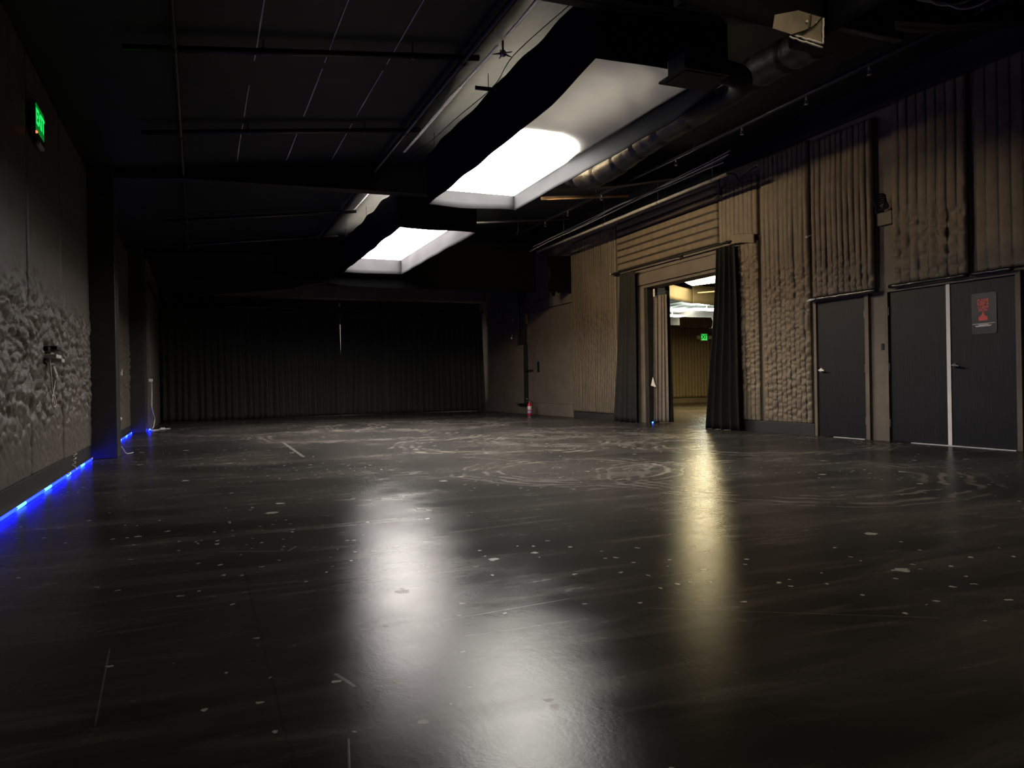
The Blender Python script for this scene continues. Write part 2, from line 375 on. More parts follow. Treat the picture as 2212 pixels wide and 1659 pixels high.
def rafter(y, pts, label):
    lo = [(x, z) for x, z in pts]; hi = [(x, roof_z(x) + .05) for x, z in reversed(pts)]
    ol = lo + hi
    b = MB().prism([(x, y, z) for x, z in ol], [(x, y + .03, z) for x, z in ol])
    fl = lo + [(x, z + .025) for x, z in reversed(lo)]
    b.prism([(x, y - .09, z) for x, z in fl], [(x, y + .12, z) for x, z in fl])
    return struct(b.build('roof_beam', M_steel), label, 'beam')
rp = [(XL, 3.72), (-.1, 3.81), (3.4, 3.87), (6.7, 4.27), (8.37, 4.61), (XR, 4.7)]
rafter(5.2, rp, 'black tapered roof beam over the near end of the large light box')
rafter(11.5, rp, 'black tapered roof beam between the two white light boxes')
rafter(17.75, rp, 'black tapered roof beam beyond the smaller light box')
rafter(23.3, [(-1.0, 3.47), (2.57, 3.80), (3.0, 3.95), (XR, 4.6)], 'black roof beam above the back curtain')

# baseboards
def base(name, x0, x1, y0, y1, h, label):
    b = MB().box(x0, x1, y0, y1, .0, h)
    return struct(b.build(name, M_wall if h > .3 else M_trim, bevel=.004), label, 'baseboard')
base('baseboard_left', XL, -1.31, YF, 11.3, .19, 'tall black baseboard under the near left blankets, lit blue')
base('baseboard_left_far', XL, -1.31, 11.8, 17.55, .16, 'black baseboard between the two left pillars')
base('baseboard_right', XR - .05, XR, 9.14, 10.9, .185, 'black baseboard under the quilt beside the single door')
base('baseboard_right_far', XR - .05, XR, 14.45, 17.35, .15, 'black baseboard under the quilt left of the doorway')
base('baseboard_door', XR - .035, XR, 17.42, 20.25, .33, 'black kick board at the foot of the large flush door')
base('baseboard_corner', XR - .035, XR, 20.9, 24.3, .33, 'black kick board in the back right corner')

# ------------------------------------------------------------------ doors
d1 = thing('door_1', (XR, 8.6, 0), 'black single wood door with a bright silver lever', 'door', kind='structure')
p1_ = MB().box(XR - .025, XR - .001, 8.17, 9.06, .012, 2.06).build('panel', M_door, d1, bevel=.003)
fr = MB().box(XR - .05, XR - .001, 8.08, 8.15, 0, 2.12).box(XR - .05, XR - .001, 9.075, 9.13, 0, 2.12).box(XR - .05, XR - .001, 8.15, 9.075, 2.075, 2.12)
f1_ = fr.build('frame', M_wall, d1, bevel=.003)
def hinge(y, z, par, m=M_hinge):
    tube([(XR - .04, y, z - .055), (XR - .04, y, z + .055)], .011, 8).box(XR - .034, XR - .026, y - .012, y + .022, z - .05, z + .05).build('hinge', m, par, smooth=False)
for z in (.27, 1.03, 1.81): hinge(8.152, z, f1_)
hd = MB().tube([(XR - .026, 9.0, 1.02), (XR - .04, 9.0, 1.02)], .034, 14).tube(smooth_path([(XR - .04, 9.0, 1.02), (XR - .075, 9.0, 1.02), (XR - .085, 8.98, 1.02), (XR - .083, 8.89, 1.012)]), .013, 8)
hd.build('handle', M_nickel, p1_, smooth=True)['label'] = 'bright silver lever handle'
MB().box(XR - .06, XR - .001, 8.17, 8.75, 0, .010).build('light_gap_strip', M_lightline, d1)  # pale strip painted for the light showing under the door

d2 = thing('door_2', (XR, 6.85, 0), 'black wood double door with white centre strip and red sign', 'door', kind='structure')
for (a, c) in ((6.865, 7.73), (5.98, 6.815)):
    p2_ = MB().box(XR - .025, XR - .001, a, c, .014, 2.065).build('door_leaf', M_door, d2, bevel=.003)
MB().box(XR - .055, XR - .001, 7.745, 7.80, 0, 2.12).box(XR - .055, XR - .001, 5.90, 5.965, 0, 2.12).box(XR - .055, XR - .001, 5.965, 7.745, 2.075, 2.115).build('frame', M_wall, d2, bevel=.003)
a = MB().box(XR - .036, XR - .002, 6.815, 6.872, .012, 2.075).build('centre_strip', M_white, d2, bevel=.003); a['label'] = 'white strip between the two leaves'
MB().box(XR - .033, XR - .002, 5.962, 5.972, .05, 2.07).build('lit_edge_strip', M_lightline, d2)  # pale strip painting the lit line on the frame edge
for z in (.26, 1.03, 1.81): hinge(7.742, z, d2)
MB().tube([(XR - .026, 6.76, 1.03), (XR - .042, 6.76, 1.03)], .033, 14).tube(smooth_path([(XR - .04, 6.76, 1.03), (XR - .08, 6.76, 1.03), (XR - .088, 6.75, 1.03), (XR - .085, 6.66, 1.02)]), .012, 8).build('handle', M_hinge, p2_, smooth=True)
MB().box(XR - .06, XR - .001, 5.98, 7.4, 0, .010).build('light_gap_strip', M_lightline, d2)  # pale strip painted as the light gap below the leaves

d3 = thing('door_3', (XR, 18.8, 0), 'large flush dark brown door behind the fire extinguisher', 'door', kind='structure')
p3_ = MB().box(XR - .03, XR - .001, 17.42, 20.25, .335, 2.92).build('panel', M_wall, d3, bevel=.003)
MB().box(XR - .055, XR - .001, 17.40, 20.3, 2.96, 3.2).build('frame', M_wall, d3, bevel=.003)
MB().box(XR - .05, XR - .03, 19.45, 19.56, 1.2, 1.5).build('latch_plate', M_dark, p3_, bevel=.004)
MB().tube([(XR - .03, 19.9, 1.27), (XR - .09, 19.9, 1.27), (XR - .10, 19.95, 1.27), (XR - .1, 20.35, 1.25)], .018, 8).build('handle', M_dark, p3_, smooth=True)
d4 = thing('door_4', (XR, 22.3, 0), 'plain dark door panel in the back right corner', 'door', kind='structure')
MB().box(XR - .03, XR - .001, 20.95, 23.55, .335, 2.88).build('panel', M_wall, d4, bevel=.003)
MB().box(XR - .055, XR - .001, 20.92, 23.6, 2.92, 3.1).build('frame', M_wall, d4, bevel=.003)

# casing of the opening
c = MB().box(XR - .03, XR, 14.0, 14.3, 0, 2.9).box(XR - .03, XR, 10.95, 11.2, 0, 2.9).box(XR - .03, XR, 10.95, 14.3, 2.9, 2.93).box(XR - .045, XR, 10.9, 14.32, 2.97, 3.2).box(XR - .03, XR, 10.9, 14.32, 3.24, 3.30)
struct(MB().box(XR - .04, XR, YF + .3, 24.2, 4.66, 5.045).build('trim_top_shade', M_dark), 'matt black strip painting the shade at the very top of the right wall', 'trim')  # black strip stands in for the shade above the quilts
struct(c.build('trim_opening', M_wall, bevel=.004), 'dark wood casing around the wide opening', 'trim')
struct(MB().box(XR + .02, XR + .28, 13.94, 13.998, 0, 2.898).build('trim_jamb', M_trim, bevel=.003), 'black jamb lining on the far side of the opening', 'trim')

# ------------------------------------------------------------------ quilted blankets
def quilt(X, nrm, y0, y1, z0, z1, label, group, mode='v', chan=.11, mt=None, crumple=None, depth=.026, off=.05, seed=0, step=.03, per=10, seam_shade=.11, bottom=None, parent=None):
    """padded blanket hung on a wall plane x=X, facing nrm; channels run up (v) or along the wall (h)"""
    W = y1 - y0; Hh = z1 - z0
    if mode == 'v': nu = max(8, int(W / chan + .5) * per); nv = max(6, int(Hh / step))
    else: nu = max(8, int(W / .05)); nv = max(8, int(Hh / chan + .5) * 8)
    nc = int((W if mode == 'v' else Hh) / chan + .5)
    b = MB()
    def surf(u, v):
        y = y0 + W * u; z = z0 + Hh * v
        q = (u if mode == 'v' else v) * nc
        q += .10 * N.noise((y * 1.2 + seed, z * .9, seed)) * (1 if mode == 'v' else .6)
        k = int(q); prof = math.sqrt(max(0., 1 - (2 * (q - math.floor(q)) - 1) ** 2))
        amp = .75 + .5 * N.noise((k * 1.7 + seed, z * .5 if mode == 'v' else y * .5, 4.2))
        d = depth * prof * amp
        d += .012 * N.noise((y * .8, z * .8, seed + 9))
        if crumple: d += crumple(y, z, k, prof)
        e = min(u, 1 - u) * W; d *= min(1, .25 + e / .06)
        e2 = min(v, 1 - v) * Hh; d *= min(1, .3 + e2 / .06)
        zz = z
        if bottom: zz = z + bottom(y) * (1 - v)
        return (X + nrm * (off * min(1, .55 + e / .05) + d), y, zz)
    b.grid(surf, nu, nv)
    for j in range(nv):                      # groove shade painted as dark stripes along the sewn seams
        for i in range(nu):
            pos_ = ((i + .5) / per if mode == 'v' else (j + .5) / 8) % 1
            if seam_shade and min(pos_, 1 - pos_) < seam_shade: b.m[j * nu + i] = 1
    # hem round to the wall
    nv1 = nu + 1
    ring = [i for i in range(nu + 1)] + [j * nv1 + nu for j in range(1, nv + 1)] + [nv * nv1 + i for i in range(nu - 1, -1, -1)] + [j * nv1 for j in range(nv - 1, 0, -1)]
    bb = len(b.v); b.v += [(X + nrm * .003, b.v[i][1], b.v[i][2]) for i in ring]
    n = len(ring)
    for i in range(n):
        b.f.append([ring[i], ring[(i + 1) % n], bb + (i + 1) % n, bb + i]); b.m.append(0)
    o = b.build('quilted_blanket', [mt or M_quilt, M_seam_shade], parent, smooth=True)
    if parent is None: tag(o, label, 'blanket', group)
    return o

def crR(y, z, k, prof):          # tidy channels above, wrinkled puffs lower down
    a = max(0., min(1., (2.95 - z) / .55)) * max(0.35, min(1., (z + .1) / .5))
    ph = N.noise((k * 3.1, 0.5, 1.0)) * 2
    h = N.noise((k * .9 + y * 2.2, z * 11 + ph, 2.0)); h2 = N.noise((y * 6, z * 24, 5.0))
    r = max(0, 1 - abs(h) * 4.0)
    return a * (-.040 * r * prof + .014 * h2 * prof) + .004 * N.noise((y * 5, z * 4, 1))
def crRtop(y, z, k, prof):
    a = max(0., min(1., (3.0 - z) / .6))
    h = N.noise((k * .9 + y * 2.2, z * 10 + k, 2.0)); r = max(0, 1 - abs(h) * 5.0)
    return a * (-.036 * r * prof) + .004 * N.noise((y * 5, z * 4, 1))
def leaf(y, z, s):
    p = Vector((y * 5.4 * s + .6 * N.noise((y * 3, z * 3, 0)), z * 8.6 * s + .4 * N.noise((y * 3, z * 3, 8)), 3.1)); d, pt = N.voronoi(p)
    q = p - pt[0]; a = 7 * N.noise(pt[0] * 3.7); facet = q.x * math.cos(a * 3) + q.y * math.sin(a * 3)
    return min(1., (d[1] - d[0]) * 3.2), facet
def crL(y, z, k, prof):          # badly crumpled padding in the middle, smooth above
    a = max(0., min(1., (1.95 + .25 * N.noise((y * 1.5, 0, 2)) - z) / .35)) * (.22 + .78 * max(0., min(1., (z - .42) / .45)))
    e, f = leaf(y, z, 1.0); e2, f2 = leaf(y + 5, z + 2, 1.9)
    return a * (.014 * (e - .5) + .034 * f + .008 * (e2 - .5) + .012 * f2)
GL = 'crumpled quilted blankets on the left wall'; GR = 'quilted blankets on the right wall'
qa = dict(mt=M_quiltL, crumple=crL, mode='v', depth=.006, step=.016, per=22, seam_shade=0)
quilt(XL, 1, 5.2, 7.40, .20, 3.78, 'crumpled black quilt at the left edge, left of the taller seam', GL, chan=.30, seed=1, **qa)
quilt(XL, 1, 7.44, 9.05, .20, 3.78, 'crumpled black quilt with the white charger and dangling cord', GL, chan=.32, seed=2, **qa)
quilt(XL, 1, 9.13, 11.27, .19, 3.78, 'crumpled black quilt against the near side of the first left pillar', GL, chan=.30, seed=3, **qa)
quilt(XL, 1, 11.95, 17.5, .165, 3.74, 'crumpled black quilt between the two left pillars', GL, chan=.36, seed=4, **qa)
quilt(XR, -1, 15.12, 17.36, .16, 4.45, 'finely ribbed brown quilt left of the doorway curtain', GR, chan=.085, seed=5, crumple=lambda y, z, k, p: .35 * crR(y, z - .4, k, p) if z < 2.6 else 0, depth=.026, step=.035, per=8, seam_shade=.13)
quilt(XR, -1, 11.42, 15.06, 3.40, 4.62, 'brown quilt with horizontal rolls above the doorway', GR, mode='h', chan=.15, seed=6, depth=.045, crumple=lambda y, z, k, p: .012 * N.noise((y * 9, z * 3 + k, 1)) * p)
quilt(XR, -1, 10.36, 11.40, 3.38, 4.40, 'short brown quilt above the right doorway curtain', GR, chan=.115, seed=7, crumple=crRtop, depth=.036)
quilt(XR, -1, 10.36, 11.16, .19, 3.28, 'narrow wrinkled brown quilt beside the right doorway curtain', GR, chan=.115, seed=8, crumple=lambda y, z, k, p: crR(y, z - .45, k, p), depth=.034, step=.02)
quilt(XR, -1, 9.18, 10.27, .19, 4.62, 'tall wrinkled brown quilt between the doorway and the single door', GR, chan=.105, seed=9, crumple=crR, depth=.042, step=.02)
quilt(XR, -1, 7.92, 9.10, 2.15, 4.55, 'brown quilt hanging above the single door', GR, chan=.105, seed=10, crumple=crRtop, depth=.050, off=.09, step=.025)
quilt(XR, -1, 6.52, 7.64, 2.17, 4.65, 'brown quilt hanging above the left leaf of the double door', GR, chan=.14, seed=11, crumple=lambda y, z, k, p: crRtop(y, z - .5, k, p), depth=.036, off=.07, step=.03)
quilt(XR, -1, 4.6, 6.44, 2.17, 4.65, 'brown quilt hanging above the right leaf of the double door', GR, chan=.15, seed=12, crumple=lambda y, z, k, p: .3 * crRtop(y, z, k, p), depth=.016, off=.06, step=.035)
quilt(XR, -1, 4.6, 5.86, .19, 2.12, 'dark quilt strip right of the double door', GR, chan=.15, seed=13, crumple=crR, depth=.02, step=.03)

# rolled vinyl hems below the hanging quilts
GV = 'shiny black vinyl hems'
def hem(y0, y1, z, label, r=.035):
    pts = [(XR - .11 - .01 * N.noise((i, 0, z)), y0 + (y1 - y0) * i / 14, z + .008 * N.noise((i * .8, 3, y0))) for i in range(15)]
    tag(MB().tube(pts, [r * (1 + .3 * N.noise((i * 1.3, 1, y0))) for i in range(15)], 8).build('vinyl_hem', M_vinyl, smooth=True), label, 'hem', GV)
hem(7.86, 9.14, 2.115, 'shiny black vinyl roll over the single door')
hem(6.5, 7.66, 2.14, 'shiny black vinyl roll over the left leaf of the double door', .028)
hem(5.95, 6.46, 2.14, 'shiny black vinyl roll over the right leaf of the double door', .028)
tag(MB().tube([(XR - .13, 9.17, 2.10), (XR - .15, 9.10, 2.105), (XR - .15, 8.98, 2.112)], [.012, .022, .012], 8).build('tape_end', M_white, smooth=True), 'white taped end of the vinyl roll over the single door', 'tape')
# board and gap between the hanging quilts
struct(MB().box(XR - .05, XR, 7.66, 7.90, 3.02, 3.2).build('trim_rail', M_wall), 'short timber rail in the gap between two hanging quilts', 'trim')
tag(MB().box(XR - .012, XR - .001, 7.86, 7.90, 1.28, 1.37).build('wall_slot', M_dark), 'small black slot plate on the wall between the two doors', 'plate')
bw = MB()
for k in range(5):
    pts = smooth_path([(XR - .06, 7.9 - .03 * k, 3.2), (XR - .14 - .02 * k, 7.82, 3.27 + .03 * k), (XR - .10, 7.72, 3.32 + .025 * k), (XR - .08, 7.69 + .02 * k, 3.24), (XR - .12, 7.8, 3.22)], 5)
    bw.tube(pts, .012, 6)
tag(bw.build('rag_bundle', M_cloth2, smooth=True), 'knotted dark rag on the timber rail between hanging quilts', 'rag')

# ------------------------------------------------------------------ curtains
def curtain(name, p0t, p1t, p0b, p1b, zt, zb, folds, amp, m, label, group, seed=0, thick=.005, topamp=.35, nv=26, gather=None, parent=None):
    p0t, p1t, p0b, p1b = [Vector((*p, 0)) for p in (p0t, p1t, p0b, p1b)]
    nu = folds * 12; b = MB()
    dirv = (p1t - p0t).normalized(); nn = Vector((dirv.y, -dirv.x, 0))
    def f(u, v):
        w = v; s = w ** 1.25
        base_ = (p0t.lerp(p1t, u)).lerp(p0b.lerp(p1b, u), s)
        ph = u * folds + .22 * N.noise((u * folds * .6, seed, w * .5)) * 2
        A = amp * (topamp + (1 - topamp) * min(1, w * 1.6)) * (.7 + .6 * abs(N.noise((math.floor(ph) * 2.3, seed, 1))))
        wv = math.sin(2 * PI * ph) + .28 * math.sin(4 * PI * ph + 1 + seed)
        off = A * wv + .02 * N.noise((u * folds * .35, w * 1.5, seed + 3))
        along = .45 * A * math.cos(2 * PI * ph)
        q = base_ + nn * off + dirv * along
        return (q.x, q.y, zt + (zb - zt) * v)
    b.grid(f, nu, nv)
    o = b.build(name, m, parent, smooth=True, solid=thick)
    if parent is None: tag(o, label, 'curtain', group)
    return o
GB = 'black curtains'
curtain('stage_curtain', (-.93, 23.16), (4.045, 23.62), (-.93, 23.16), (4.075, 23.62), 3.22, .012, 27, .062, M_cloth, 'left half of the long black curtain across the back of the hall', GB, seed=1, topamp=.18)
curtain('stage_curtain', (4.095, 23.66), (8.80, 23.84), (4.03, 23.66), (8.86, 23.84), 3.22, .02, 26, .045, M_cloth, 'right half of the long black curtain across the back of the hall', GB, seed=5, topamp=.3)
rod = thing('curtain_rod', (4, 23.62, 3.25), 'black curtain rod of the back curtain with short hangers', 'rod')
MB().tube([(-.9, 23.16, 3.25), (1.5, 23.4, 3.25), (8.85, 23.86, 3.26)], .026, 10).build('pole', M_pipe_lt if False else M_pipe, rod, smooth=True)
for x in (.4, 1.61, 2.83, 4.05, 5.24, 6.46, 7.7):
    y = 23.31 + (x - .4) * .065 if x < 1.6 else 23.4 + (x - 1.5) * .0626
    hb = MB().tube([(x, y, 3.26), (x, y, 3.64)], .009, 6).tube([(x, y, 3.28), (x, y, 3.33)], .02, 8)
    hb.build('hanger', M_pipe, rod, smooth=True)
hb = MB().ball((4.05, 23.53, 3.43), .03).tube([(4.05, 23.54, 3.36), (4.05, 23.54, 3.46)], .022, 8).build('turnbuckle', M_metal, rod, smooth=True); hb['label'] = 'bright metal hanger fitting'
MB().ball((2.83, 23.46, 3.42), .022).tube([(2.83, 23.46, 3.34), (2.83, 23.46, 3.44)], .016, 8).build('turnbuckle', M_hinge, rod, smooth=True)
tag(MB().ball((-.79, 23.0, 3.38), .035).tube([(-.79, 23.0, 3.38), (-.79, 23.0, 3.48)], .014, 8).build('corner_sprinkler', M_metal, smooth=True), 'tiny bright sprinkler head in the far left corner above the curtain', 'sprinkler')

GD = 'black curtains of the doorway'
curtain('doorway_curtain', (8.76, 14.78), (8.74, 14.12), (8.72, 15.06), (8.74, 14.16), 3.30, .01, 4, .045, M_cloth2, 'dark gathered curtain on the left side of the doorway', GD, seed=2, topamp=.5)
curtain('doorway_curtain', (8.76, 11.34), (8.74, 10.84), (8.72, 11.66), (8.74, 10.68), 3.28, .002, 4, .075, M_clothd, 'black flared curtain on the right side of the doorway', GD, seed=3, topamp=.45)
curtain('inner_curtain', (9.00, 13.80), (9.13, 13.50), (8.99, 13.88), (9.12, 13.50), 2.72, .03, 4, .035, M_cloth3, 'worn brown curtain just inside the opening with a pale triangular tag on it', GD, seed=4, topamp=.6)
curtain('inner_curtain', (9.17, 13.62), (9.25, 13.57), (9.16, 13.62), (9.26, 13.50), 2.89, .02, 1, .02, M_cloth, 'black curtain edge beside the brown inner curtain', GD, seed=6, topamp=.8)
tg = tag(MB().prism([(8.955, 13.88, .80), (8.965, 13.71, .77), (8.96, 13.81, .98)], [(8.96, 13.88, .80), (8.97, 13.71, .77), (8.965, 13.81, .98)]).build('paper_tag', M_plwhite), 'pale triangular tag on the brown inner curtain', 'tag')
tag(MB().box(8.965, 8.972, 13.69, 13.75, 2.69, 2.85).build('white_label', M_white), 'white strip at the top of the brown inner curtain', 'label')
rod2 = thing('curtain_rod', (8.78, 13, 3.33), 'black curtain rod above the doorway', 'rod')
MB().tube([(8.76, 15.13, 3.345), (8.76, 10.92, 3.345)], .02, 10).build('pole', M_dark, rod2, smooth=True)
for y in (15.02, 12.6, 11.05):
    MB().box(8.75, XR, y - .015, y + .015, 3.33, 3.375).build('bracket', M_dark, rod2)
MB().tube([(8.76, 15.13, 3.35), (8.76, 15.16, 3.35)], .026, 10).build('finial', M_metal, rod2, smooth=True)
gg = MB()
gg.tube([(8.76 + .035 * math.cos(a * PI / 8), 12.45, 3.29 + .035 * math.sin(a * PI / 8)) for a in range(17)], .006, 6)
gg.build('ring', M_hinge, rod2, smooth=True)
# patch of blanket over the rod end
pt = MB()
pt.grid(lambda u, v: (XR - .125 - .02 * math.sin(u * 5) - .012 * N.noise((u * 5, v * 5, 0)), 11.0 - .62 * u, 3.30 + .16 * v + .02 * math.sin(u * PI) - .08 * u + .012 * N.noise((u * 9, v * 3, 6))), 14, 8)
tag(pt.build('blanket_patch', M_quilt, smooth=True, solid=.02), 'folded blanket patch over the right end of the doorway rod', 'blanket')

# ------------------------------------------------------------------ hanging black drapes by the second light box
dr = MB()
def drp(u, v):
    x = 1.6 + 6.35 * u; zb = 3.19 + .19 * max(0, (3.3 - x) / 1.5) ** 1.2 + .012 * N.noise((x * 1.1, 0, 0)); zt = roof_z(x) - .02
    return (x, 17.55 + .03 * N.noise((x * .8, v * 1.5, 2)), zb + (zt - zb) * v)
dr.grid(drp, 70, 10)
tag(dr.build('black_drape', M_drape, smooth=True, solid=.008), 'wide black valance cloth hanging from the roof behind the smaller light box', 'drape', 'black cloths hung from the roof')
dr = MB()
def drp2(u, v):
    x = 8.28 + .6 * u; zb = 3.2 - .10 * (1 if .12 < u < .26 else 0) + .06 * N.noise((u * 6, 0, 5)); zt = 4.12
    return (x - .04 * math.sin(v * 9) * (1 - u), 17.45 + .02 * N.noise((x * 3, v * 2, 3)) - .35 * u * .3, zb + (zt - zb) * v)
dr.grid(drp2, 30, 16)
tag(dr.build('black_drape', M_drape, smooth=True, solid=.008), 'short ragged black cloth hanging against the right wall', 'drape', 'black cloths hung from the roof')

# ------------------------------------------------------------------ the light boxes
def wav(i, s, a): return a * N.noise((i * .9, s, 0))
def light_box(x0, x1, y0, y1, zr, zd, zt, lit, label, seed, lampmat, tube_y=None, zr_near=0, right_low=True, nearfabric=True, lining=None):
    t = thing('light_box', ((x0 + x1) / 2, (y0 + y1) / 2, zr), label, 'light box', 'hanging fabric light boxes')
    th = .012
    def panel(name, ax, c, a0, a1, ztop, inward, sd, lift=None):
        """hanging cloth wall: outer face black, inner face grey lining"""
        def mk(off, s):
            def f(u, v):
                p = a0 + (a1 - a0) * u
                zb = zr + wav(p * 1.4, sd, .022) + (lift(u) if lift else 0)
                zt_ = ztop + wav(p * 1.8, sd + 5, .05)
                z = zb + (zt_ - zb) * v; d = .028 * N.noise((p * 1.3, v * 1.2, sd)) * (1 - abs(2 * u - 1) ** 8) + off
                return (c + d, p, z) if ax == 'x' else (p, c + d, z)
            return f
        b = MB(); nu = max(10, int(abs(a1 - a0) / .12)); nv = 8
        o = inward * th
        b.grid(mk(0, 0), nu, nv, 0); b.grid(mk(o, 0), nu, nv, 1)
        n1 = nu + 1; off = n1 * (nv + 1)
        for i in range(nu):
            b.f.append([i, i + 1, off + i + 1, off + i]); b.m.append(1)
            j = nv * n1 + i; b.f.append([j, j + 1, off + j + 1, off + j]); b.m.append(0)
        for j in range(nv):
            for e in (0, nu):
                b.f.append([j * n1 + e, (j + 1) * n1 + e, off + (j + 1) * n1 + e, off + j * n1 + e]); b.m.append(0)
        me = b.build(name, [M_skirt_out, lining or M_skirt_in], t, smooth=True)
        return me
    lf = (lambda u: zr_near * max(0, 1 - u * 6)) if zr_near else None
    panel('skirt', 'x', x0, y0, y1, zt, 1, seed, lf)
    panel('skirt', 'x', x1, y0, y1, zd + .09 if right_low else zt, -1, seed + 1, lf)
    panel('skirt', 'y', y0, x0, x1, zt, 1, seed + 2, (lambda u: zr_near) if zr_near else None)
    panel('skirt', 'y', y1, x0, x1, zt, -1, seed + 3)
    # backlit half of the cloth: outline with a curved near edge
    if lit:
        ol = [(x0 + .02, y1 - .015), (x1 - .02, y1 - .015)] + lit
        b = MB().prism([(x, y, zd - .004) for x, y in ol], [(x, y, zd + .006) for x, y in ol])
        b.build('backlit_panel', lampmat, t)
    if nearfabric:
        def sag(u, v):
            x = x0 + .015 + (x1 - x0 - .03) * u; y = y0 + .015 + (y1 - y0 - .03) * v
            wr = .026 * min(1., (1 - u) * 5) * math.sin((x * 5.0 - y * 5.0) * 2.3 + 2.5 * N.noise((x * 2, y * 2, seed))) * max(.15, min(1., u * 1.3)) + .012 * N.noise((x * 4, y * 3, seed))
            return (x, y, zd + .016 + (-.05 * math.sin(PI * u) * max(0, 1 - v * 2.2)) * 1.0 + wr * max(0, 1 - v * 1.9))
        MB().grid(sag, 30, 90).build('diffuser', M_fabric, t, smooth=True, solid=.004)
    if tube_y:
        for (a, c) in tube_y:
            zt_ = zr + .80; xt = x1 - .40
            g = MB().box(xt - .2, xt + .98, a - .3, c + .3, zt_ + .026, zt_ + .036).box(xt - .2, xt - .19, a - .3, c + .3, zt_ - .1, zt_ + .026).box(xt - .2, xt + .12, a - .3, c + .3, zt_ - .11, zt_ - .1)
            g.box(xt - .2, xt + .98, a - .3, a - .29, zt_ - .1, zt_ + .03).box(xt - .2, xt + .12, c + .29, c + .3, zt_ - .1, zt_ + .03).box(xt + .97, xt + .98, a - .3, c + .3, zt_ - .008, zt_ + .03)
            rf_ = g.build('light_shield', M_dark, t)  # unseen black plates, added to cut off the tube light on the wall
            MB().tube([(xt, a, zt_), (xt, c, zt_)], .016, 10).build('lamp_tube', M_tubeW, rf_, smooth=True)
    for hx in (x0 + .004, x1 - .004):
        for hy in (y0 + .35, (y0 + y1) / 2, y1 - .35):
            tube([(hx, hy, zd + .02), (hx, hy, roof_z(hx) + .005)], .004, 6).build('hanging_wire', M_dark, t)
    return t
LB1 = light_box(3.04, 4.37, 5.45, 10.35, 3.45, 3.67, 4.14,
          [(4.33, 8.55), (4.27, 8.15), (4.14, 7.9), (4.0, 7.76), (3.8, 7.64), (3.6, 7.59), (3.4, 7.63), (3.06, 7.74)],
          'larger nearer hanging black light box with a half bright white cloth', 3, M_lampA, tube_y=[(9.6, 10.1)], zr_near=.10)
LB2 = light_box(3.04, 4.37, 12.0, 17.1, 3.45, 3.78, 4.14,
          [(4.35, 12.03), (3.06, 12.03)], 'smaller farther hanging black light box, all white inside', 11, M_lampB, tube_y=[(12.25, 13.8)], right_low=True)
LB0 = light_box(3.04, 4.37, -.75, 4.35, 3.45, 3.95, 4.2, None, 'light box overhead at the top edge, its torn far corner lit', 21, M_lampB, nearfabric=False, right_low=False, lining=M_skirt_out)

# bright torn corner of the overhead light box
def area(name, loc, rot, sx, sy, e, col):
    l = D.lights.new(name, 'AREA'); l.shape = 'RECTANGLE'; l.size = sx; l.size_y = sy; l.energy = e; l.color = col
    o = D.objects.new(name, l); COL.objects.link(o); o.location = loc; o.rotation_euler = rot; return o

# ------------------------------------------------------------------ roof pipes
GP = 'pipes under the roof'
def pipe(pts, r, label, heads=(), m=None, hm=None, name='sprinkler_pipe', hang=(), couplings=()):
    t = thing(name, pts[0], label, 'pipe', GP)
    MB().tube(pts, r, 10).build('pipe', m or M_pipe, t, smooth=True)
    for p in heads:
        x, y, z = p
        MB().tube([(x, y, z - r * .5), (x, y, z - r - .05)], .014, 8).tube([(x - .016, y, z - r - .05), (x - .02, y, z - r - .075), (x, y, z - r - .10), (x + .02, y, z - r - .075), (x + .016, y, z - r - .05)], .005, 6).tube([(x, y, z - r - .098), (x, y, z - r - .106)], .026, 10).build('sprinkler_head', hm or M_metal, t, smooth=True)
    for p in hang:
        x, y, z = p
        MB().tube([(x, y, z), (x, y, roof_z(x) + .01)], .007, 6).tube([(x, y - .012, z), (x, y + .012, z)], r + .008, 12).build('hanger', M_hinge, t, smooth=True)
    for p in couplings:
        MB().tube([(p[0], p[1] - .03, p[2]), (p[0], p[1] + .03, p[2])], r + .010, 12).build('coupling', M_pipe, t, smooth=True)
    return t
pipe([(-.14, 2, 3.86), (-.14, 22.5, 3.86)], .022, 'thin dark pipe running along the roof near the left wall', hang=[(-.14, y, 3.86) for y in (6, 9.6, 14.5, 17, 20)], couplings=[(-.14, y, 3.86) for y in (7.2, 9.7, 12, 14.6, 17.1)])
pipe([(2.55, 2, 4.20), (2.55, 17.4, 4.17)], .028, 'dark sprinkler pipe left of the lit roof strip', hang=[(2.55, y, 4.19) for y in (4.8, 9.6, 14.5)], couplings=[(2.55, y, 4.19) for y in (7.35, 9.0, 9.65, 14.5, 17.2)])
pipe([(7.05, 2, 4.43), (7.05, 17.4, 4.43)], .03, 'sprinkler pipe with bright heads high on the right side', heads=[(7.05, y, 4.44) for y in (6.35, 7.31, 8.52, 10.1, 12.5, 13.9, 15.0)], hang=[(7.05, y, 4.44) for y in (5, 9.6, 12.7, 16.5)])
lows = ((7.24, 2.69, 'nearest'), (9.57, 2.72, 'second'), (14.5, 2.84, 'third'), (17.0, 2.92, 'fourth'))
labs = ['dark cross pipe nearest the camera on the left roof', 'dark cross pipe on the left roof, near side of the tapered beam', 'thin cross pipe beyond the tapered beam on the left roof', 'thin cross pipe farthest back on the left roof']
for (y, xe, _), lb in zip(lows, labs):
    pipe([(-.55, y, roof_z(-.55) - .10), (xe, y, roof_z(xe) - .10)], .03, lb, hang=[(.6, y, roof_z(.6) - .1), (2.0, y, roof_z(2.0) - .1)])
pipe([(5.9, 12.7, 4.30), (7.75, 12.72, 4.50)], .032, 'orange cross pipe over the hall before the doorway', m=M_pipe_or, name='cross_pipe')
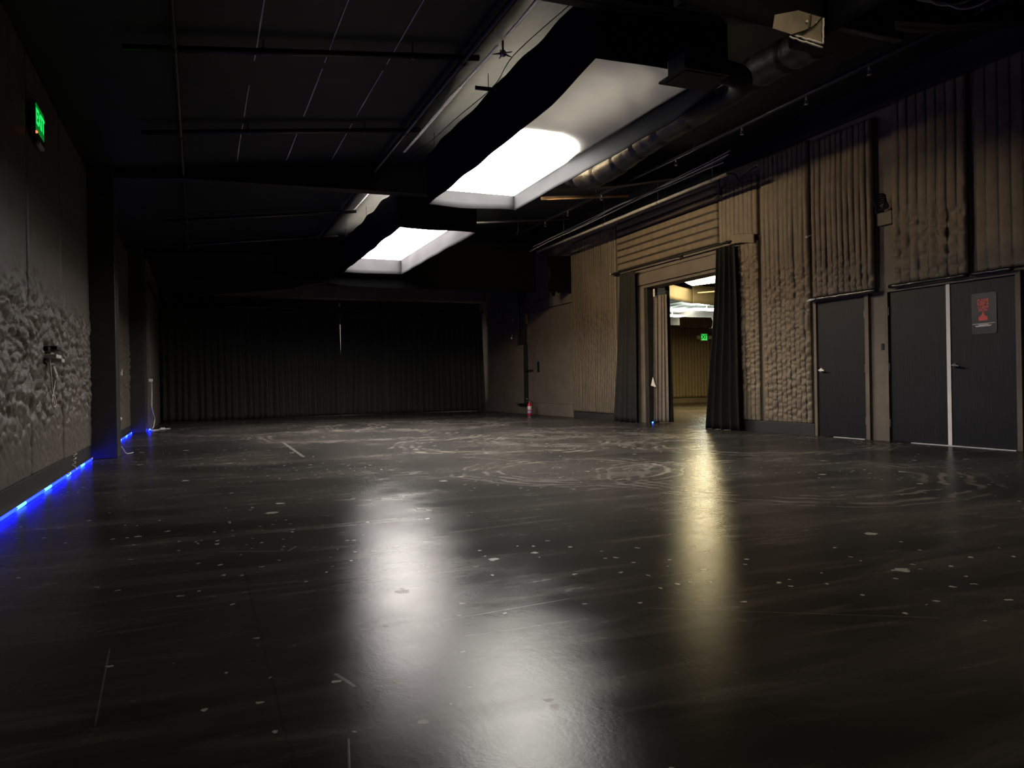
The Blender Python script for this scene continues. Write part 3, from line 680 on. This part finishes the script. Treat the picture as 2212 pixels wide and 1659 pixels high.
pipe([(5.2, 14.9, 4.24), (7.6, 14.9, 4.50)], .026, 'dark cross pipe behind the larger light box', name='cross_pipe')

# conduit and cables hung from the roof along the right side
KC = 7.9 / 8.75
def kk(p): return (p[0] * KC, p[1] * KC, .9 + (p[2] - .9) * KC)
cy0, cz0 = 11.0 * KC, .9 + (4.555 - .9) * KC
pipe([(7.9, cy0, cz0), (7.9, 17.3, cz0 - .02)], .030, 'grey conduit hung on wires along the right side of the roof', m=M_pipe_lt, name='conduit', hang=[(7.9, y, cz0 - .005) for y in (10.3, 11.9, 13.9, 15.8)])
GC = 'loose cables above the grey conduit'
for k, (lb, m) in enumerate((('upper pale cable slung above the grey conduit', M_pipe_lt), ('middle pale cable slung above the grey conduit', M_cord), ('sagging dark cable slung above the grey conduit', M_pipe), ('lowest pale cable close to the grey conduit', M_pipe_lt))):
    ys = [10.7, 11.3, 12.2, 13.3, 14.6, 16.0, 17.6, 19.0]
    pts = [kk((8.60 - .05 * k + .02 * N.noise((y, k, 0)), y, 4.84 - .05 * k - .02 * (y - 10.7) + .05 * N.noise((y * .7, k * 3, 1)) - .02 * math.sin(y * 1.6 + k))) for y in ys]
    tag(MB().tube(smooth_path(pts, 6), .011, 7).build('cable', m, smooth=True), lb, 'cable', GC)
lp = MB().tube(smooth_path([(8.80, 11.28, 4.24), (8.79, 11.28, 4.5), (8.80, 11.2, 4.60), (8.80, 10.85, 4.52), (8.81, 10.75, 4.38), (8.8, 10.62, 4.42), (8.8, 10.4, 4.48), (8.8, 10.25, 4.50)]), .012, 7)
lp.tube(smooth_path([(8.80, 11.2, 4.36), (8.79, 10.95, 4.30), (8.80, 10.7, 4.33), (8.81, 10.4, 4.30)]), .010, 7)
tag(lp.build('cable_loop', M_dark, smooth=True), 'looped black cable at the top of the right wall', 'cable')
tag(MB().box(8.78, 8.81, 11.26, 11.33, 4.24, 4.60).tube([(8.79, 11.32, 4.26), (8.77, 11.36, 4.20)], .014, 8).build('wall_bracket', M_hinge, bevel=.003), 'metal bracket hanging below the looped black cable', 'bracket')
tag(MB().ball((8.80, 10.25, 4.52), .02).build('eye_bolt', M_metal, smooth=True), 'bright bolt above the looped black cable', 'bolt')
tag(MB().ball((8.80, 9.16, 3.10), .022).tube([(8.80, 9.16, 3.10), (XR - .02, 9.15, 3.14)], .01, 6).build('eye_bolt', M_white, smooth=True), 'white hook where two tall quilts meet above the single door', 'hook')
tag(MB().ball((8.80, 10.85, 1.25), .014).build('eye_bolt', M_metal, smooth=True), 'tiny bright bolt beside the right doorway curtain', 'bolt')
# white cables at the top right
for pts, lb in (([(5.33, 4.42, 3.98), (5.43, 4.32, 3.915), (5.55, 4.31, 3.885), (5.70, 4.26, 3.895), (5.86, 4.22, 3.96)], 'upper white cable drooping at the top right edge'),
                ([(5.40, 4.38, 3.93), (5.60, 4.29, 3.89), (5.74, 4.26, 3.863), (5.84, 4.20, 3.875), (5.93, 4.12, 3.93), (6.0, 4.05, 4.02)], 'lower white cable drooping at the top right edge')):
    tag(MB().tube(smooth_path(pts), .011, 8).build('cable', M_cord, smooth=True), lb, 'cable', 'white cables at the top right')

# ------------------------------------------------------------------ flexible duct, plenum and vent beside the large light box
dp = [(5.0, 5.0, 3.82), (5.02, 5.4, 3.85), (5.03, 5.9, 3.86), (5.03, 6.5, 3.83), (5.04, 7.04, 3.82), (5.04, 7.6, 3.80), (5.04, 8.11, 3.76), (5.04, 8.62, 3.71), (4.99, 9.15, 3.70), (4.85, 9.55, 3.85), (4.75, 9.75, 4.10)]
sp = smooth_path(dp, 16)
rr = [.150 + (.011 * abs(math.sin(i * .42))) - (.018 if (i % 15) in (0, 1) else 0) for i in range(len(sp))]
tag(MB().tube(sp, rr, 20).build('flexible_duct', M_duct, smooth=True), 'wrapped flexible air duct sagging beside the larger light box', 'duct')
pl = thing('duct_plenum', (4.95, 4.95, 3.9), 'black wrapped duct box at the near end of the flexible duct', 'duct')
MB().box(4.62, 5.30, 4.50, 5.0, 3.66, 3.98).build('body', M_dark, pl, bevel=.03)
for hx in (4.7, 5.2): tube([(hx, 4.6, 3.97), (hx, 4.6, 4.6)], .008, 6).build('hanger', M_hinge, pl)
MB().box(4.58, 5.34, 4.46, 4.54, 3.63, 3.70).build('flange', M_vinyl, pl, bevel=.01)
vt = thing('air_vent', (3.83, 5.2, 3.40), 'square black air vent at the near corner of the larger light box', 'vent')
MB().box(3.61, 4.06, 5.03, 5.40, 3.385, 3.405).box(3.65, 4.02, 5.07, 5.36, 3.378, 3.386).build('grille', M_dark, vt, bevel=.003)
MB().box(3.66, 4.01, 5.08, 5.35, 3.404, 3.62).build('duct_boot', M_dark, vt, bevel=.02)
MB().tube(smooth_path([(4.0, 5.22, 3.50), (4.35, 5.28, 3.50), (4.56, 5.6, 3.53), (4.62, 6.15, 3.58), (4.78, 6.6, 3.72)]), .10, 14).build('neck', M_dark, vt, smooth=True)

# lit torn corner: bare metal flashing
fl = thing('metal_flashing', (4.25, 4.3, 3.45), 'bright lit metal flashing at the torn corner near the top right', 'flashing')
MB().prism([(3.86, 4.312, 3.42), (4.32, 4.312, 3.375), (4.33, 4.312, 3.575), (4.1, 4.312, 3.59), (3.88, 4.312, 3.52)], [(3.86, 4.318, 3.42), (4.32, 4.318, 3.375), (4.33, 4.318, 3.575), (4.1, 4.318, 3.59), (3.88, 4.318, 3.52)]).build('sheet', mat('bare_sheet', (.24, .208, .155), .5, .4), fl)
eb = MB()
for (a, b_) in (((4.315, 4.30, 3.37), (4.325, 4.30, 3.565)), ((4.05, 4.30, 3.395), (4.31, 4.30, 3.375)), ((4.0, 4.30, 3.375), (4.31, 4.30, 3.345))):
    A, B = Vector(a), Vector(b_); pts = [A.lerp(B, i / 10) + Vector((.006 * N.noise((i, a[0], 1)), 0, .010 * N.noise((i, 5, a[2])))) for i in range(11)]
    eb.tube(pts, [.006 + .006 * abs(N.noise((i * 1.3, 2, a[2]))) for i in range(11)], 7)
eb.build('torn_edge', M_plwhite, fl, smooth=True)
for p in ((4.17, 4.305, 3.515), (4.265, 4.305, 3.52)): MB().ball(p, .011).build('screw_head', M_white, fl, smooth=True)
MB().tube(smooth_path([(4.02, 4.29, 3.39), (4.17, 4.29, 3.45), (4.20, 4.29, 3.58)]), .004, 6).tube(smooth_path([(4.02, 4.29, 3.39), (4.2, 4.29, 3.47), (4.31, 4.29, 3.57)]), .005, 6).build('wire', M_dark, fl, smooth=True)

# little bracket and sprinkler head in the lit roof strip
tag(MB().tube([(2.82, 7.71, 4.10), (3.06, 7.69, 4.10)], .022, 10).tube([(3.05, 7.69, 4.08), (3.05, 7.69, 4.14)], .032, 10).build('support_arm', M_pipe, smooth=True), 'short dark pipe stub sticking out over the lit roof strip', 'pipe')
sh = MB().ball((2.88, 7.05, 4.21), .035)
for a in range(5):
    an = a * 2 * PI / 5 + .3; sh.tube([(2.88, 7.05, 4.21), (2.88 + .11 * math.cos(an), 7.05 + .11 * math.sin(an), 4.20)], [.012, .004], 6)
sh.tube([(2.88, 7.05, 4.2), (2.88, 7.05, 4.335)], .012, 8)
tag(sh.build('wire_clamp', M_metal, smooth=True), 'star shaped metal clamp on the seam of the lit roof strip', 'clamp')
wr = smooth_path([(3.06, 5.9, 4.2), (2.98, 7.0, 4.19), (3.02, 7.69, 4.13), (2.98, 8.8, 4.16), (2.96, 10.0, 4.2), (2.88, 10.7, 4.24)], 8)
tag(MB().tube(wr, .005, 6).build('wire', M_dark, smooth=True), 'thin black wire along the edge of the lit roof strip', 'wire')

# ------------------------------------------------------------------ back right corner
cab = thing('electrical_cabinet', (8.8, 20.55, .3), 'tall narrow black electrical box on the right wall above the extinguisher', 'electrical box')
MB().box(8.74, XR - .001, 20.25, 20.88, .30, 2.02).build('body', M_steel, cab, bevel=.006)  # dark body paints the shaded side, wall-toned cover the lit front
MB().box(8.730, 8.741, 20.255, 20.875, .31, 2.01).build('cover', M_wall, cab, bevel=.003)
MB().ball((8.725, 20.55, 1.88), .022).build('latch', M_metal, cab, smooth=True)
for k, (y, r) in enumerate(((20.78, .045), (20.56, .03), (20.42, .024), (20.31, .022))):
    tag(MB().tube([(8.84, y, 2.02), (8.84, y, 4.6)], r, 10).build('riser_conduit', M_trim, smooth=True), ['thickest black riser pipe above the electrical box', 'second black riser pipe above the electrical box', 'third black riser pipe above the electrical box', 'black riser pipe nearest the flush door above the electrical box'][k], 'conduit', 'riser pipes above the electrical box')
tag(MB().prism([(8.83, 20.24, 2.62), (8.83, 20.29, 2.9), (8.83, 20.15, 2.9), (8.83, 20.17, 2.62)], [(8.85, 20.24, 2.62), (8.85, 20.29, 2.9), (8.85, 20.15, 2.9), (8.85, 20.17, 2.62)]).build('wood_wedge', M_wood), 'small raw wood wedge beside the riser pipes', 'wedge')
cd = thing('pull_cord', (8.78, 21.1, 2.2), 'thin hanging pull cord with white ends in the back right corner', 'cord')
MB().tube([(8.78, 21.12, 3.9), (8.78, 21.1, 2.8), (8.78, 21.15, 2.3)], .005, 6).build('string', M_pipe, cd, smooth=True)
MB().tube([(8.78, 21.1, 2.86), (8.78, 21.1, 2.76)], .014, 8).build('bead', M_white, cd, smooth=True)
MB().ball((8.78, 21.2, 2.27), .03).ball((8.77, 21.14, 2.34), .022).build('knob', M_white, cd, smooth=True)
# fire extinguisher on the floor
ex, ey = 8.56, 19.45
fe = thing('fire_extinguisher', (ex, ey, 0), 'red fire extinguisher standing on the floor at the far right wall', 'fire extinguisher')
cy_ = MB().lathe([(.05, 0), (.058, .006), (.058, .03), (.058, .27), (.053, .305), (.036, .335), (.020, .347), (.020, .365)], ex, ey, 0, 24).build('cylinder', M_red, fe, smooth=True)
a = MB().lathe([(.0584, .15), (.0592, .151), (.0592, .255), (.0584, .256)], ex, ey, 0, 24).build('paper_label', M_white, cy_, smooth=True); a['label'] = 'white paper label'
MB().lathe([(.0584, .055), (.0592, .056), (.0592, .125), (.0584, .126)], ex, ey, 0, 24).build('lower_label', M_lilac, cy_, smooth=True)
MB().lathe([(.022, .36), (.024, .362), (.024, .395), (.014, .40)], ex, ey, 0, 14).box(ex - .012, ex + .012, ey - .05, ey + .03, .385, .40).build('valve', M_metal, fe, smooth=False)
MB().tube([(ex + .03, ey, .40), (ex - .02, ey - .02, .425), (ex - .11, ey - .03, .47)], .009, 8).tube([(ex + .035, ey, .385), (ex - .09, ey - .03, .395)], .008, 8).build('handle', M_hinge, fe, smooth=True)
MB().tube(smooth_path([(ex + .02, ey - .02, .39), (ex + .075, ey - .03, .36), (ex + .085, ey - .03, .25), (ex + .07, ey - .03, .16)]), .008, 8).build('hose', M_dark, fe, smooth=True)

# ------------------------------------------------------------------ sign on the double door
sg = thing('safety_sign', (XR - .03, 6.36, 1.4), 'black notice reading please keep a clear path on the double door', 'sign')
def rrect(y0, y1, z0, z1, r, x):
    out = []
    for cy, cz, a0 in ((y1 - r, z1 - r, 0), (y0 + r, z1 - r, 90), (y0 + r, z0 + r, 180), (y1 - r, z0 + r, 270)):
        for k in range(6):
            a = math.radians(a0 + k * 18); out.append((x, cy + r * math.cos(a), cz + r * math.sin(a)))
    return out
MB().prism(rrect(6.205, 6.525, 1.405, 1.905, .025, XR - .026), rrect(6.205, 6.525, 1.405, 1.905, .025, XR - .032)).build('plate', M_signpl, sg)
for s_, z, sz in (('PLEASE', 1.815, .048), ('KEEP A', 1.774, .048), ('CLEAR', 1.733, .047), ('PATH', 1.693, .047)):
    text('lettering', s_, M_signred, sg, (XR - .0335, 6.375, z), (0, -1, 0), sz, .0008, .12, .0020)
ic = [(-.060, 0), (.060, 0), (.062, .045), (.052, .062), (.034, .064), (.030, .072), (.016, .088), (.012, .096), (.012, .12), (-.012, .12), (-.012, .096), (-.016, .088), (-.030, .072), (-.034, .064), (-.052, .062), (-.062, .045)]
MB().prism([(XR - .0325, 6.375 + p * .95, 1.568 + q * .85) for p, q in ic], [(XR - .0345, 6.375 + p * .95, 1.568 + q * .85) for p, q in ic]).build('pictogram', M_signred, sg)
def bar(pts, name='print_bar'):
    MB().prism([(XR - .0325, y, z + .026) for y, z in pts], [(XR - .0340, y, z + .026) for y, z in pts]).build(name, M_signlt, sg)
bar([(6.515, 1.507), (6.225, 1.512), (6.225, 1.504), (6.515, 1.499)])
bar([(6.44, 1.496), (6.31, 1.499), (6.31, 1.488), (6.43, 1.486)])
bar([(6.485, 1.485), (6.265, 1.488), (6.285, 1.470), (6.465, 1.468)])

# ------------------------------------------------------------------ left wall things
ES = 'green exit signs'
def exit_sign(loc, y0, y1, z0, z1, axis, label):
    t = thing('exit_sign', loc, label, 'exit sign', ES)
    if axis == 'left':      # on the left wall, facing +X
        X = -1.235
        MB().box(XL + .082, X - .004, y0 - .02, y1 + .02, z0 - .045, z1 + .02).build('housing', M_dark, t, bevel=.006)
        MB().box(X - .004, X, y0, y1, z0, z1).build('face', M_exitd, t)
        text('lettering', 'EXIT', M_exit, t, (X + .002, (y0 + y1) / 2, (z0 + z1) / 2), (0, 1, 0), .185, .001, 0, .005)
        MB().ball((X, y0 - .0, z0 - .02), .012).build('pilot_light', M_reddot, t, smooth=True)
        MB().box(XL + .082, X, y1 - .2, y1 + .01, z0 - .085, z0 - .048).build('lower_cap', M_plwhite, t, bevel=.01)
    else:                   # on the far room wall, facing -Y
        Y = loc[1]; x0_, x1_ = y0, y1
        MB().box(x0_ - .04, x1_ + .04, Y, Y + .06, z0 - .04, z1 + .04).build('housing', M_plwhite, t, bevel=.01)
        MB().box(x0_, x1_, Y - .006, Y - .0005, z0, z1).build('face', emitter('exit_face_bright', (.01, 1.0, .10), .75), t)
        text('lettering', 'EXIT', M_dark, t, ((x0_ + x1_) / 2, Y - .008, (z0 + z1) / 2), (1, 0, 0), .24, .001, 0, .004)
        for sx in (x0_ - .13, x1_ + .13):
            MB().box(sx - .07, sx + .07, Y - .06, Y + .05, z1 - .2, z1 - .05).build('emergency_lamp', M_plwhite, t, bevel=.02)
    return t
exit_sign((-1.3, 7.67, 3.1), 7.50, 7.86, 3.13, 3.36, 'left', 'green exit sign high on the dark left wall')

ch = thing('wall_charger', (-1.25, 8.1, 1.1), 'white charger plug with dangling coiled cord on the left quilt', 'charger')
MB().box(-1.30, -1.19, 8.00, 8.27, 1.205, 1.24).build('plug', M_white, ch, bevel=.006)
MB().box(-1.285, -1.16, 8.09, 8.25, 1.165, 1.206).build('plug_body', M_cord, ch, bevel=.01)
MB().tube([(-1.24, 8.10, 1.13), (-1.235, 8.17, 1.06)], [.016, .026], 10).tube([(-1.235, 8.17, 1.06), (-1.23, 8.20, 1.02)], [.026, .014], 10).build('adapter', M_white, ch, smooth=True)
pts = [(-1.25, 8.02, 1.21), (-1.24, 8.02, 1.05), (-1.24, 8.05, .93), (-1.24, 8.09, .88), (-1.24, 8.04, .83), (-1.23, 7.99, .79), (-1.23, 8.07, .755), (-1.23, 8.18, .78), (-1.235, 8.14, .85), (-1.24, 8.06, .86), (-1.23, 8.05, .80), (-1.235, 8.12, .79), (-1.24, 8.1, .87), (-1.24, 8.18, .95), (-1.235, 8.2, 1.02)]
MB().tube(smooth_path(pts, 7), .0065, 7).build('cord', M_cord, ch, smooth=True)
tag(MB().box(-1.30, -1.25, 7.97, 8.30, 1.27, 1.31).box(-1.30, -1.20, 8.1, 8.34, 1.285, 1.32).build('dark_flap', M_dark, bevel=.004), 'black flap sticking out above the white charger', 'flap')
tag(MB().box(-1.30, -1.265, 15.40, 15.47, 1.17, 1.28).build('white_tag', M_white, bevel=.003), 'small white tag on the quilt between the left pillars', 'tag')
tag(MB().ball((-1.27, 14.95, .40), .03).build('paint_blob', M_plwhite, smooth=True), 'pale blob low on the quilt between the left pillars', 'patch')
c2 = thing('phone_charger', (-.9, 18.7, 0), 'white plug and cord hanging to the floor beside the second pillar', 'charger')
MB().box(-.98, -.90, 18.02, 18.12, 1.07, 1.13).build('plug', M_white, c2, bevel=.01)
pts = [(-.93, 18.07, 1.08), (-.93, 18.18, .95), (-.93, 18.18, .78), (-.93, 18.02, .58), (-.92, 18.15, .42), (-.90, 18.55, .26), (-.91, 18.45, .15), (-.93, 18.40, .06), (-1.0, 18.3, .012), (-.95, 18.1, .012), (-.85, 18.2, .012), (-.82, 18.45, .012), (-.9, 18.5, .012), (-.96, 18.25, .016), (-.86, 18.55, .012), (-.72, 18.75, .012), (-.60, 18.85, .012)]
MB().tube(smooth_path(pts, 7), .012, 7).build('cord', M_cord, c2, smooth=True)
MB().box(-.80, -.70, 18.66, 18.78, 0, .045).build('adapter', M_white, c2, bevel=.008)
# LED strips along the left floor
GLD = 'blue led strips'
def led(pts, label):
    t = thing('led_strip', (pts[0][0], pts[0][1], 0), label, 'led strip', GLD)
    p2 = smooth_path(pts, 5); tb = MB().tube(p2, .014, 7).build('tube', M_led, t, smooth=True)
    if len(pts) > 4:
        x_, ya, yb = pts[0][0], pts[0][1], pts[-1][1]
        MB().box(XL + .041, -1.263, ya, yb, .046, .052).build('light_cover', M_trim, t)  # cover added to keep the strip's light off the roof
    for k in range(3, len(p2) - 3, 7):
        MB().tube([p2[k], p2[k + 1], p2[k + 2]], .0155, 7).build('bright_spot', M_ledhot, tb, smooth=True)
    return t
led([(-1.285, y, .02 + .006 * N.noise((y * 2, 0, 0))) for y in (3.6, 4.6, 5.6, 6.4, 7.2, 8.0, 8.9, 9.6, 10.4, 11.1)], 'bright blue light strip along the near left baseboard')
led([(-1.285, y, .02 + .006 * N.noise((y * 2, 0, 0))) for y in (11.95, 12.7, 13.5, 14.4, 15.3, 16.2, 17.1, 17.45)], 'blue light strip along the baseboard between the left pillars')
led([(-.99, 17.9, .018), (-.97, 18.0, .05), (-.96, 18.12, .03)], 'short blue light end beside the second pillar')
ledc = tag(MB().tube(smooth_path([(-1.29 + .02 * math.cos(k * 1.9), 9.62 + .025 * math.sin(k * 1.9) + .012 * k, .06 + .0135 * k) for k in range(12)], 5), .006, 6).build('coiled_wire', M_cord, smooth=True), 'coiled wire standing up from the near blue strip', 'wire')
for k, (y, lb) in enumerate(((9.1, 'white clip on the near blue strip, left of the coil'), (9.6, 'white clip under the coiled wire'), (10.95, 'white clip at the pillar end of the near blue strip'))):
    tag(MB().box(-1.305, -1.255, y - .04, y + .05, .03, .05).build('strip_clip', M_white, bevel=.004), lb, 'clip', 'white clips on the blue strip')
tag(MB().tube(smooth_path([(-1.0, 11.82, .12), (-.97, 11.84, .06), (-.94, 11.82, .02), (-.90, 11.85, .015), (-.86, 11.92, .02)]), .008, 6).build('cable', M_cord, smooth=True), 'short pale cable end at the foot of the first left pillar', 'cable')
tag(MB().tube([(8.9, 13.76, .012), (8.9, 13.74, .03)], .014, 8).build('led_light', M_ledhot, smooth=True), 'single blue light at the foot of the brown inner curtain', 'light')

# ------------------------------------------------------------------ the next room, through the opening
X2 = 24.0
struct(MB().box(XR + .3, 18.0, 25.4, 25.6, 0, 3.1).box(18.0, X2, 25.4, 25.6, 0, 3.0).build('wall_next_room', M_wall), 'dark far wall of the next room with the exit sign', 'wall')
struct(MB().box(XR + .3, X2, 35.8, 36, 0, 5.6).build('wall_next_room_end', M_paleceil), 'pale end wall far beyond the next room', 'wall')
struct(MB().box(X2, X2 + .2, 6, 36, 0, 5.6).build('wall_next_room_right', M_wall), 'dark right wall of the next room', 'wall')
struct(MB().box(XR + .3, X2, 6, 6.2, 0, 5.6).build('wall_next_room_front', M_wall), 'dark near wall of the next room', 'wall')
b = MB().box(XR + .3, X2, 6, 25.4, 5.25, 5.4)
struct(b.build('ceiling_next_room', M_wall), 'dark ceiling of the next room', 'ceiling')
b = MB()
b.grid(lambda u, v: (XR + .3 + (X2 - XR - .3) * u, 25.4 + 10.4 * v, 4.55 + .06 * abs(math.sin(u * 60))), 240, 2)
struct(b.build('ceiling_next_room_far', M_paleceil), 'pale corrugated ceiling far beyond the next room', 'ceiling')
struct(MB().box(XR + .3, X2, 25.3, 25.4, 4.6, 5.4).build('trim_next_room', M_dark), 'dark lintel between the two far ceilings', 'trim')
o = quilt(25.38, -1, 0, 1, 0, 1, '', '', parent=None) if False else None
def quiltY(Y, x0_, x1_, z0, z1, label, chan, depth, group, bulge=0):
    nc = int((x1_ - x0_) / chan + .5); b = MB(); nu = nc * 8; nv = 30
    def f(u, v):
        q = u * nc; return (x0_ + (x1_ - x0_) * u, Y - .03 - depth * abs(math.sin(PI * q)) ** .6 - bulge * math.sin(PI * v) - .01 * N.noise((u * 9, v * 7, 2)), z0 + (z1 - z0) * v)
    b.grid(f, nu, nv); n1 = nu + 1
    ring = [i for i in range(nu + 1)] + [j * n1 + nu for j in range(1, nv + 1)] + [nv * n1 + i for i in range(nu - 1, -1, -1)] + [j * n1 for j in range(nv - 1, 0, -1)]
    bb = len(b.v); b.v += [(b.v[i][0], Y - .002, b.v[i][2]) for i in ring]; n = len(ring)
    for i in range(n): b.f.append([ring[i], ring[(i + 1) % n], bb + (i + 1) % n, bb + i]); b.m.append(0)
    tag(b.build('quilted_blanket', M_quilt, smooth=True), label, 'blanket', group)
GN = 'blankets in the next room'
quiltY(25.4, 15.2, 19.2, .22, 3.0, 'ribbed quilt under the exit sign in the next room', .15, .03, GN)
quiltY(25.36, 17.75, 19.25, 3.0, 3.42, 'slanting rolled valance above the exit sign in the next room', .12, .06, GN, .08)
curtain('room_curtain', (19.15, 25.1), (21.5, 25.1), (19.1, 25.05), (21.5, 25.05), 3.1, .01, 9, .06, M_cloth, 'black curtain right of the exit sign in the next room', GN, seed=8)
exit_sign((18.77, 25.2, 2.5), 18.66, 18.94, 2.50, 2.74, 'far', 'green exit sign seen through the opening in the next room')
MBx = MB().box(18.76, 18.84, 25.25, 25.4, 2.55, 2.68)
tag(MBx.build('sign_bracket', M_dark), 'dark bracket behind the exit sign in the next room', 'bracket')
# its light boxes and lamps
nb = thing('room_light_box', (14.6, 20, 3.6), 'cream lined light box glowing in the next room', 'light box')
def sheet(name, pts, z0, z1, m):
    b = MB()
    n_ = len(pts) - 1
    def f(u, v):
        q = u * n_; i = min(int(q), n_ - 1); t = q - i
        x = pts[i][0] + (pts[i + 1][0] - pts[i][0]) * t; y = pts[i][1] + (pts[i + 1][1] - pts[i][1]) * t
        return (x, y, z0 + (z1 - z0) * v + .02 * N.noise((x * 2, y * 2, v)) * (1 - v))
    b.grid(f, 24 * n_, 4); b.build(name, m, nb, smooth=True, solid=.012)
for hx, hy in ((14.0, 19.0), (16.2, 19.6)): tube([(hx, hy, 4.06), (hx, hy, 5.26)], .01, 6).build('hanging_wire', M_dark, nb)
sheet('skirt', [(13.35, 19.6), (15.0, 20.7)], 3.4, 3.86, M_beige)
sheet('skirt', [(15.0, 20.7), (17.2, 20.95)], 3.4, 4.0, M_beige)
lpn = [(13.6, 19.35), (13.6, 16.9), (15.5, 17.9), (15.1, 19.4), (14.75, 20.35)]
MB().prism([(x, y, 3.94) for x, y in lpn], [(x, y, 3.97) for x, y in lpn]).build('lamp_panel', M_tubeR, nb)
for k in range(2):
    MB().tube([(13.8 + .5 * k, 17.9 + .5 * k, 3.925), (15.2, 19.2 + .55 * k, 3.925)], .018, 8).build('bar', M_beige, nb)
MB().prism([(13.5, 18.3, 4.05), (16.3, 17.6, 4.05), (17.2, 20.9, 4.05), (13.4, 19.7, 4.05)], [(13.5, 18.3, 4.08), (16.3, 17.6, 4.08), (17.2, 20.9, 4.08), (13.4, 19.7, 4.08)]).build('top_cloth', M_beige, nb)
MB().tube([(14.7, 20.0, 3.66), (16.6, 19.0, 3.80)], .025, 8).build('cross_pipe', M_beige, nb, smooth=True)
GF = 'far lamps beyond the next room'
for k, (x, y, lb) in enumerate(((21.6, 27.6, 'nearer white tube lamp beyond the next room'), (23.0, 30.2, 'middle white tube lamp beyond the next room'), (23.3, 33.5, 'farthest white tube lamp beyond the next room'))):
    t = thing('tube_lamp', (x, y, 4.3), lb, 'lamp', GF)
    MB().tube([(x - .3, y, 4.33), (x - .3, y, 4.58)], .02, 8).build('stem', M_white, t)
    MB().box(x - 1.2, x + .4, y - .3, y + .3, 4.26, 4.33).build('diffuser', M_tubeG, t, bevel=.02)

# ------------------------------------------------------------------ lights that are lamps
area('lamp_behind_curtain', (4.1, 24.1, 1.7), (math.radians(90), 0, 0), 1.2, 2.2, 9, (1, .96, .86))
area('lamp_behind_curtain_corner', (8.3, 24.15, 1.7), (math.radians(90), 0, 0), .8, 2.2, 9, (1, .93, .78))
area('overhead_box_lamp', (3.75, 2.4, 3.9), (math.radians(0), 0, 0), .9, 2.6, 30, (1.0, .80, .55))
area('light_box_inner_lamp', (3.6, 6.7, 4.12), (0, 0, 0), .5, 1.8, 15, (1.0, .96, .90))

# ------------------------------------------------------------------ world, camera, view
wd = D.worlds.new('dark'); SC.world = wd; wd.use_nodes = True
wd.node_tree.nodes['Background'].inputs[0].default_value = (.10, .14, .22, 1); wd.node_tree.nodes['Background'].inputs[1].default_value = .0
cam = D.cameras.new('camera'); co = D.objects.new('camera', cam); COL.objects.link(co); SC.camera = co
yaw, pit, rol = math.radians(22.463), math.radians(-.047), math.radians(1.0)
f = Vector((math.sin(yaw) * math.cos(pit), math.cos(yaw) * math.cos(pit), math.sin(pit)))
r0 = Vector((math.cos(yaw), -math.sin(yaw), 0)); u0 = r0.cross(f)
r = r0 * math.cos(rol) - u0 * math.sin(rol); u = r0 * math.sin(rol) + u0 * math.cos(rol)
Mx = Matrix((r, u, -f)).transposed().to_4x4(); Mx.translation = (0, 0, .90); co.matrix_world = Mx
cam.sensor_fit = 'HORIZONTAL'; cam.sensor_width = 36; cam.lens = 1640 / 2212 * 36; cam.clip_start = .02; cam.clip_end = 200
SC.view_settings.view_transform = 'Standard'; SC.view_settings.look = 'None'; SC.view_settings.gamma = 1; SC.view_settings.exposure = 0
SC.view_settings.use_curve_mapping = False
SC.cycles.use_denoising = True; SC.cycles.max_bounces = 4; SC.cycles.diffuse_bounces = 2; SC.cycles.glossy_bounces = 2; SC.cycles.transmission_bounces = 3; SC.cycles.sample_clamp_indirect = 6
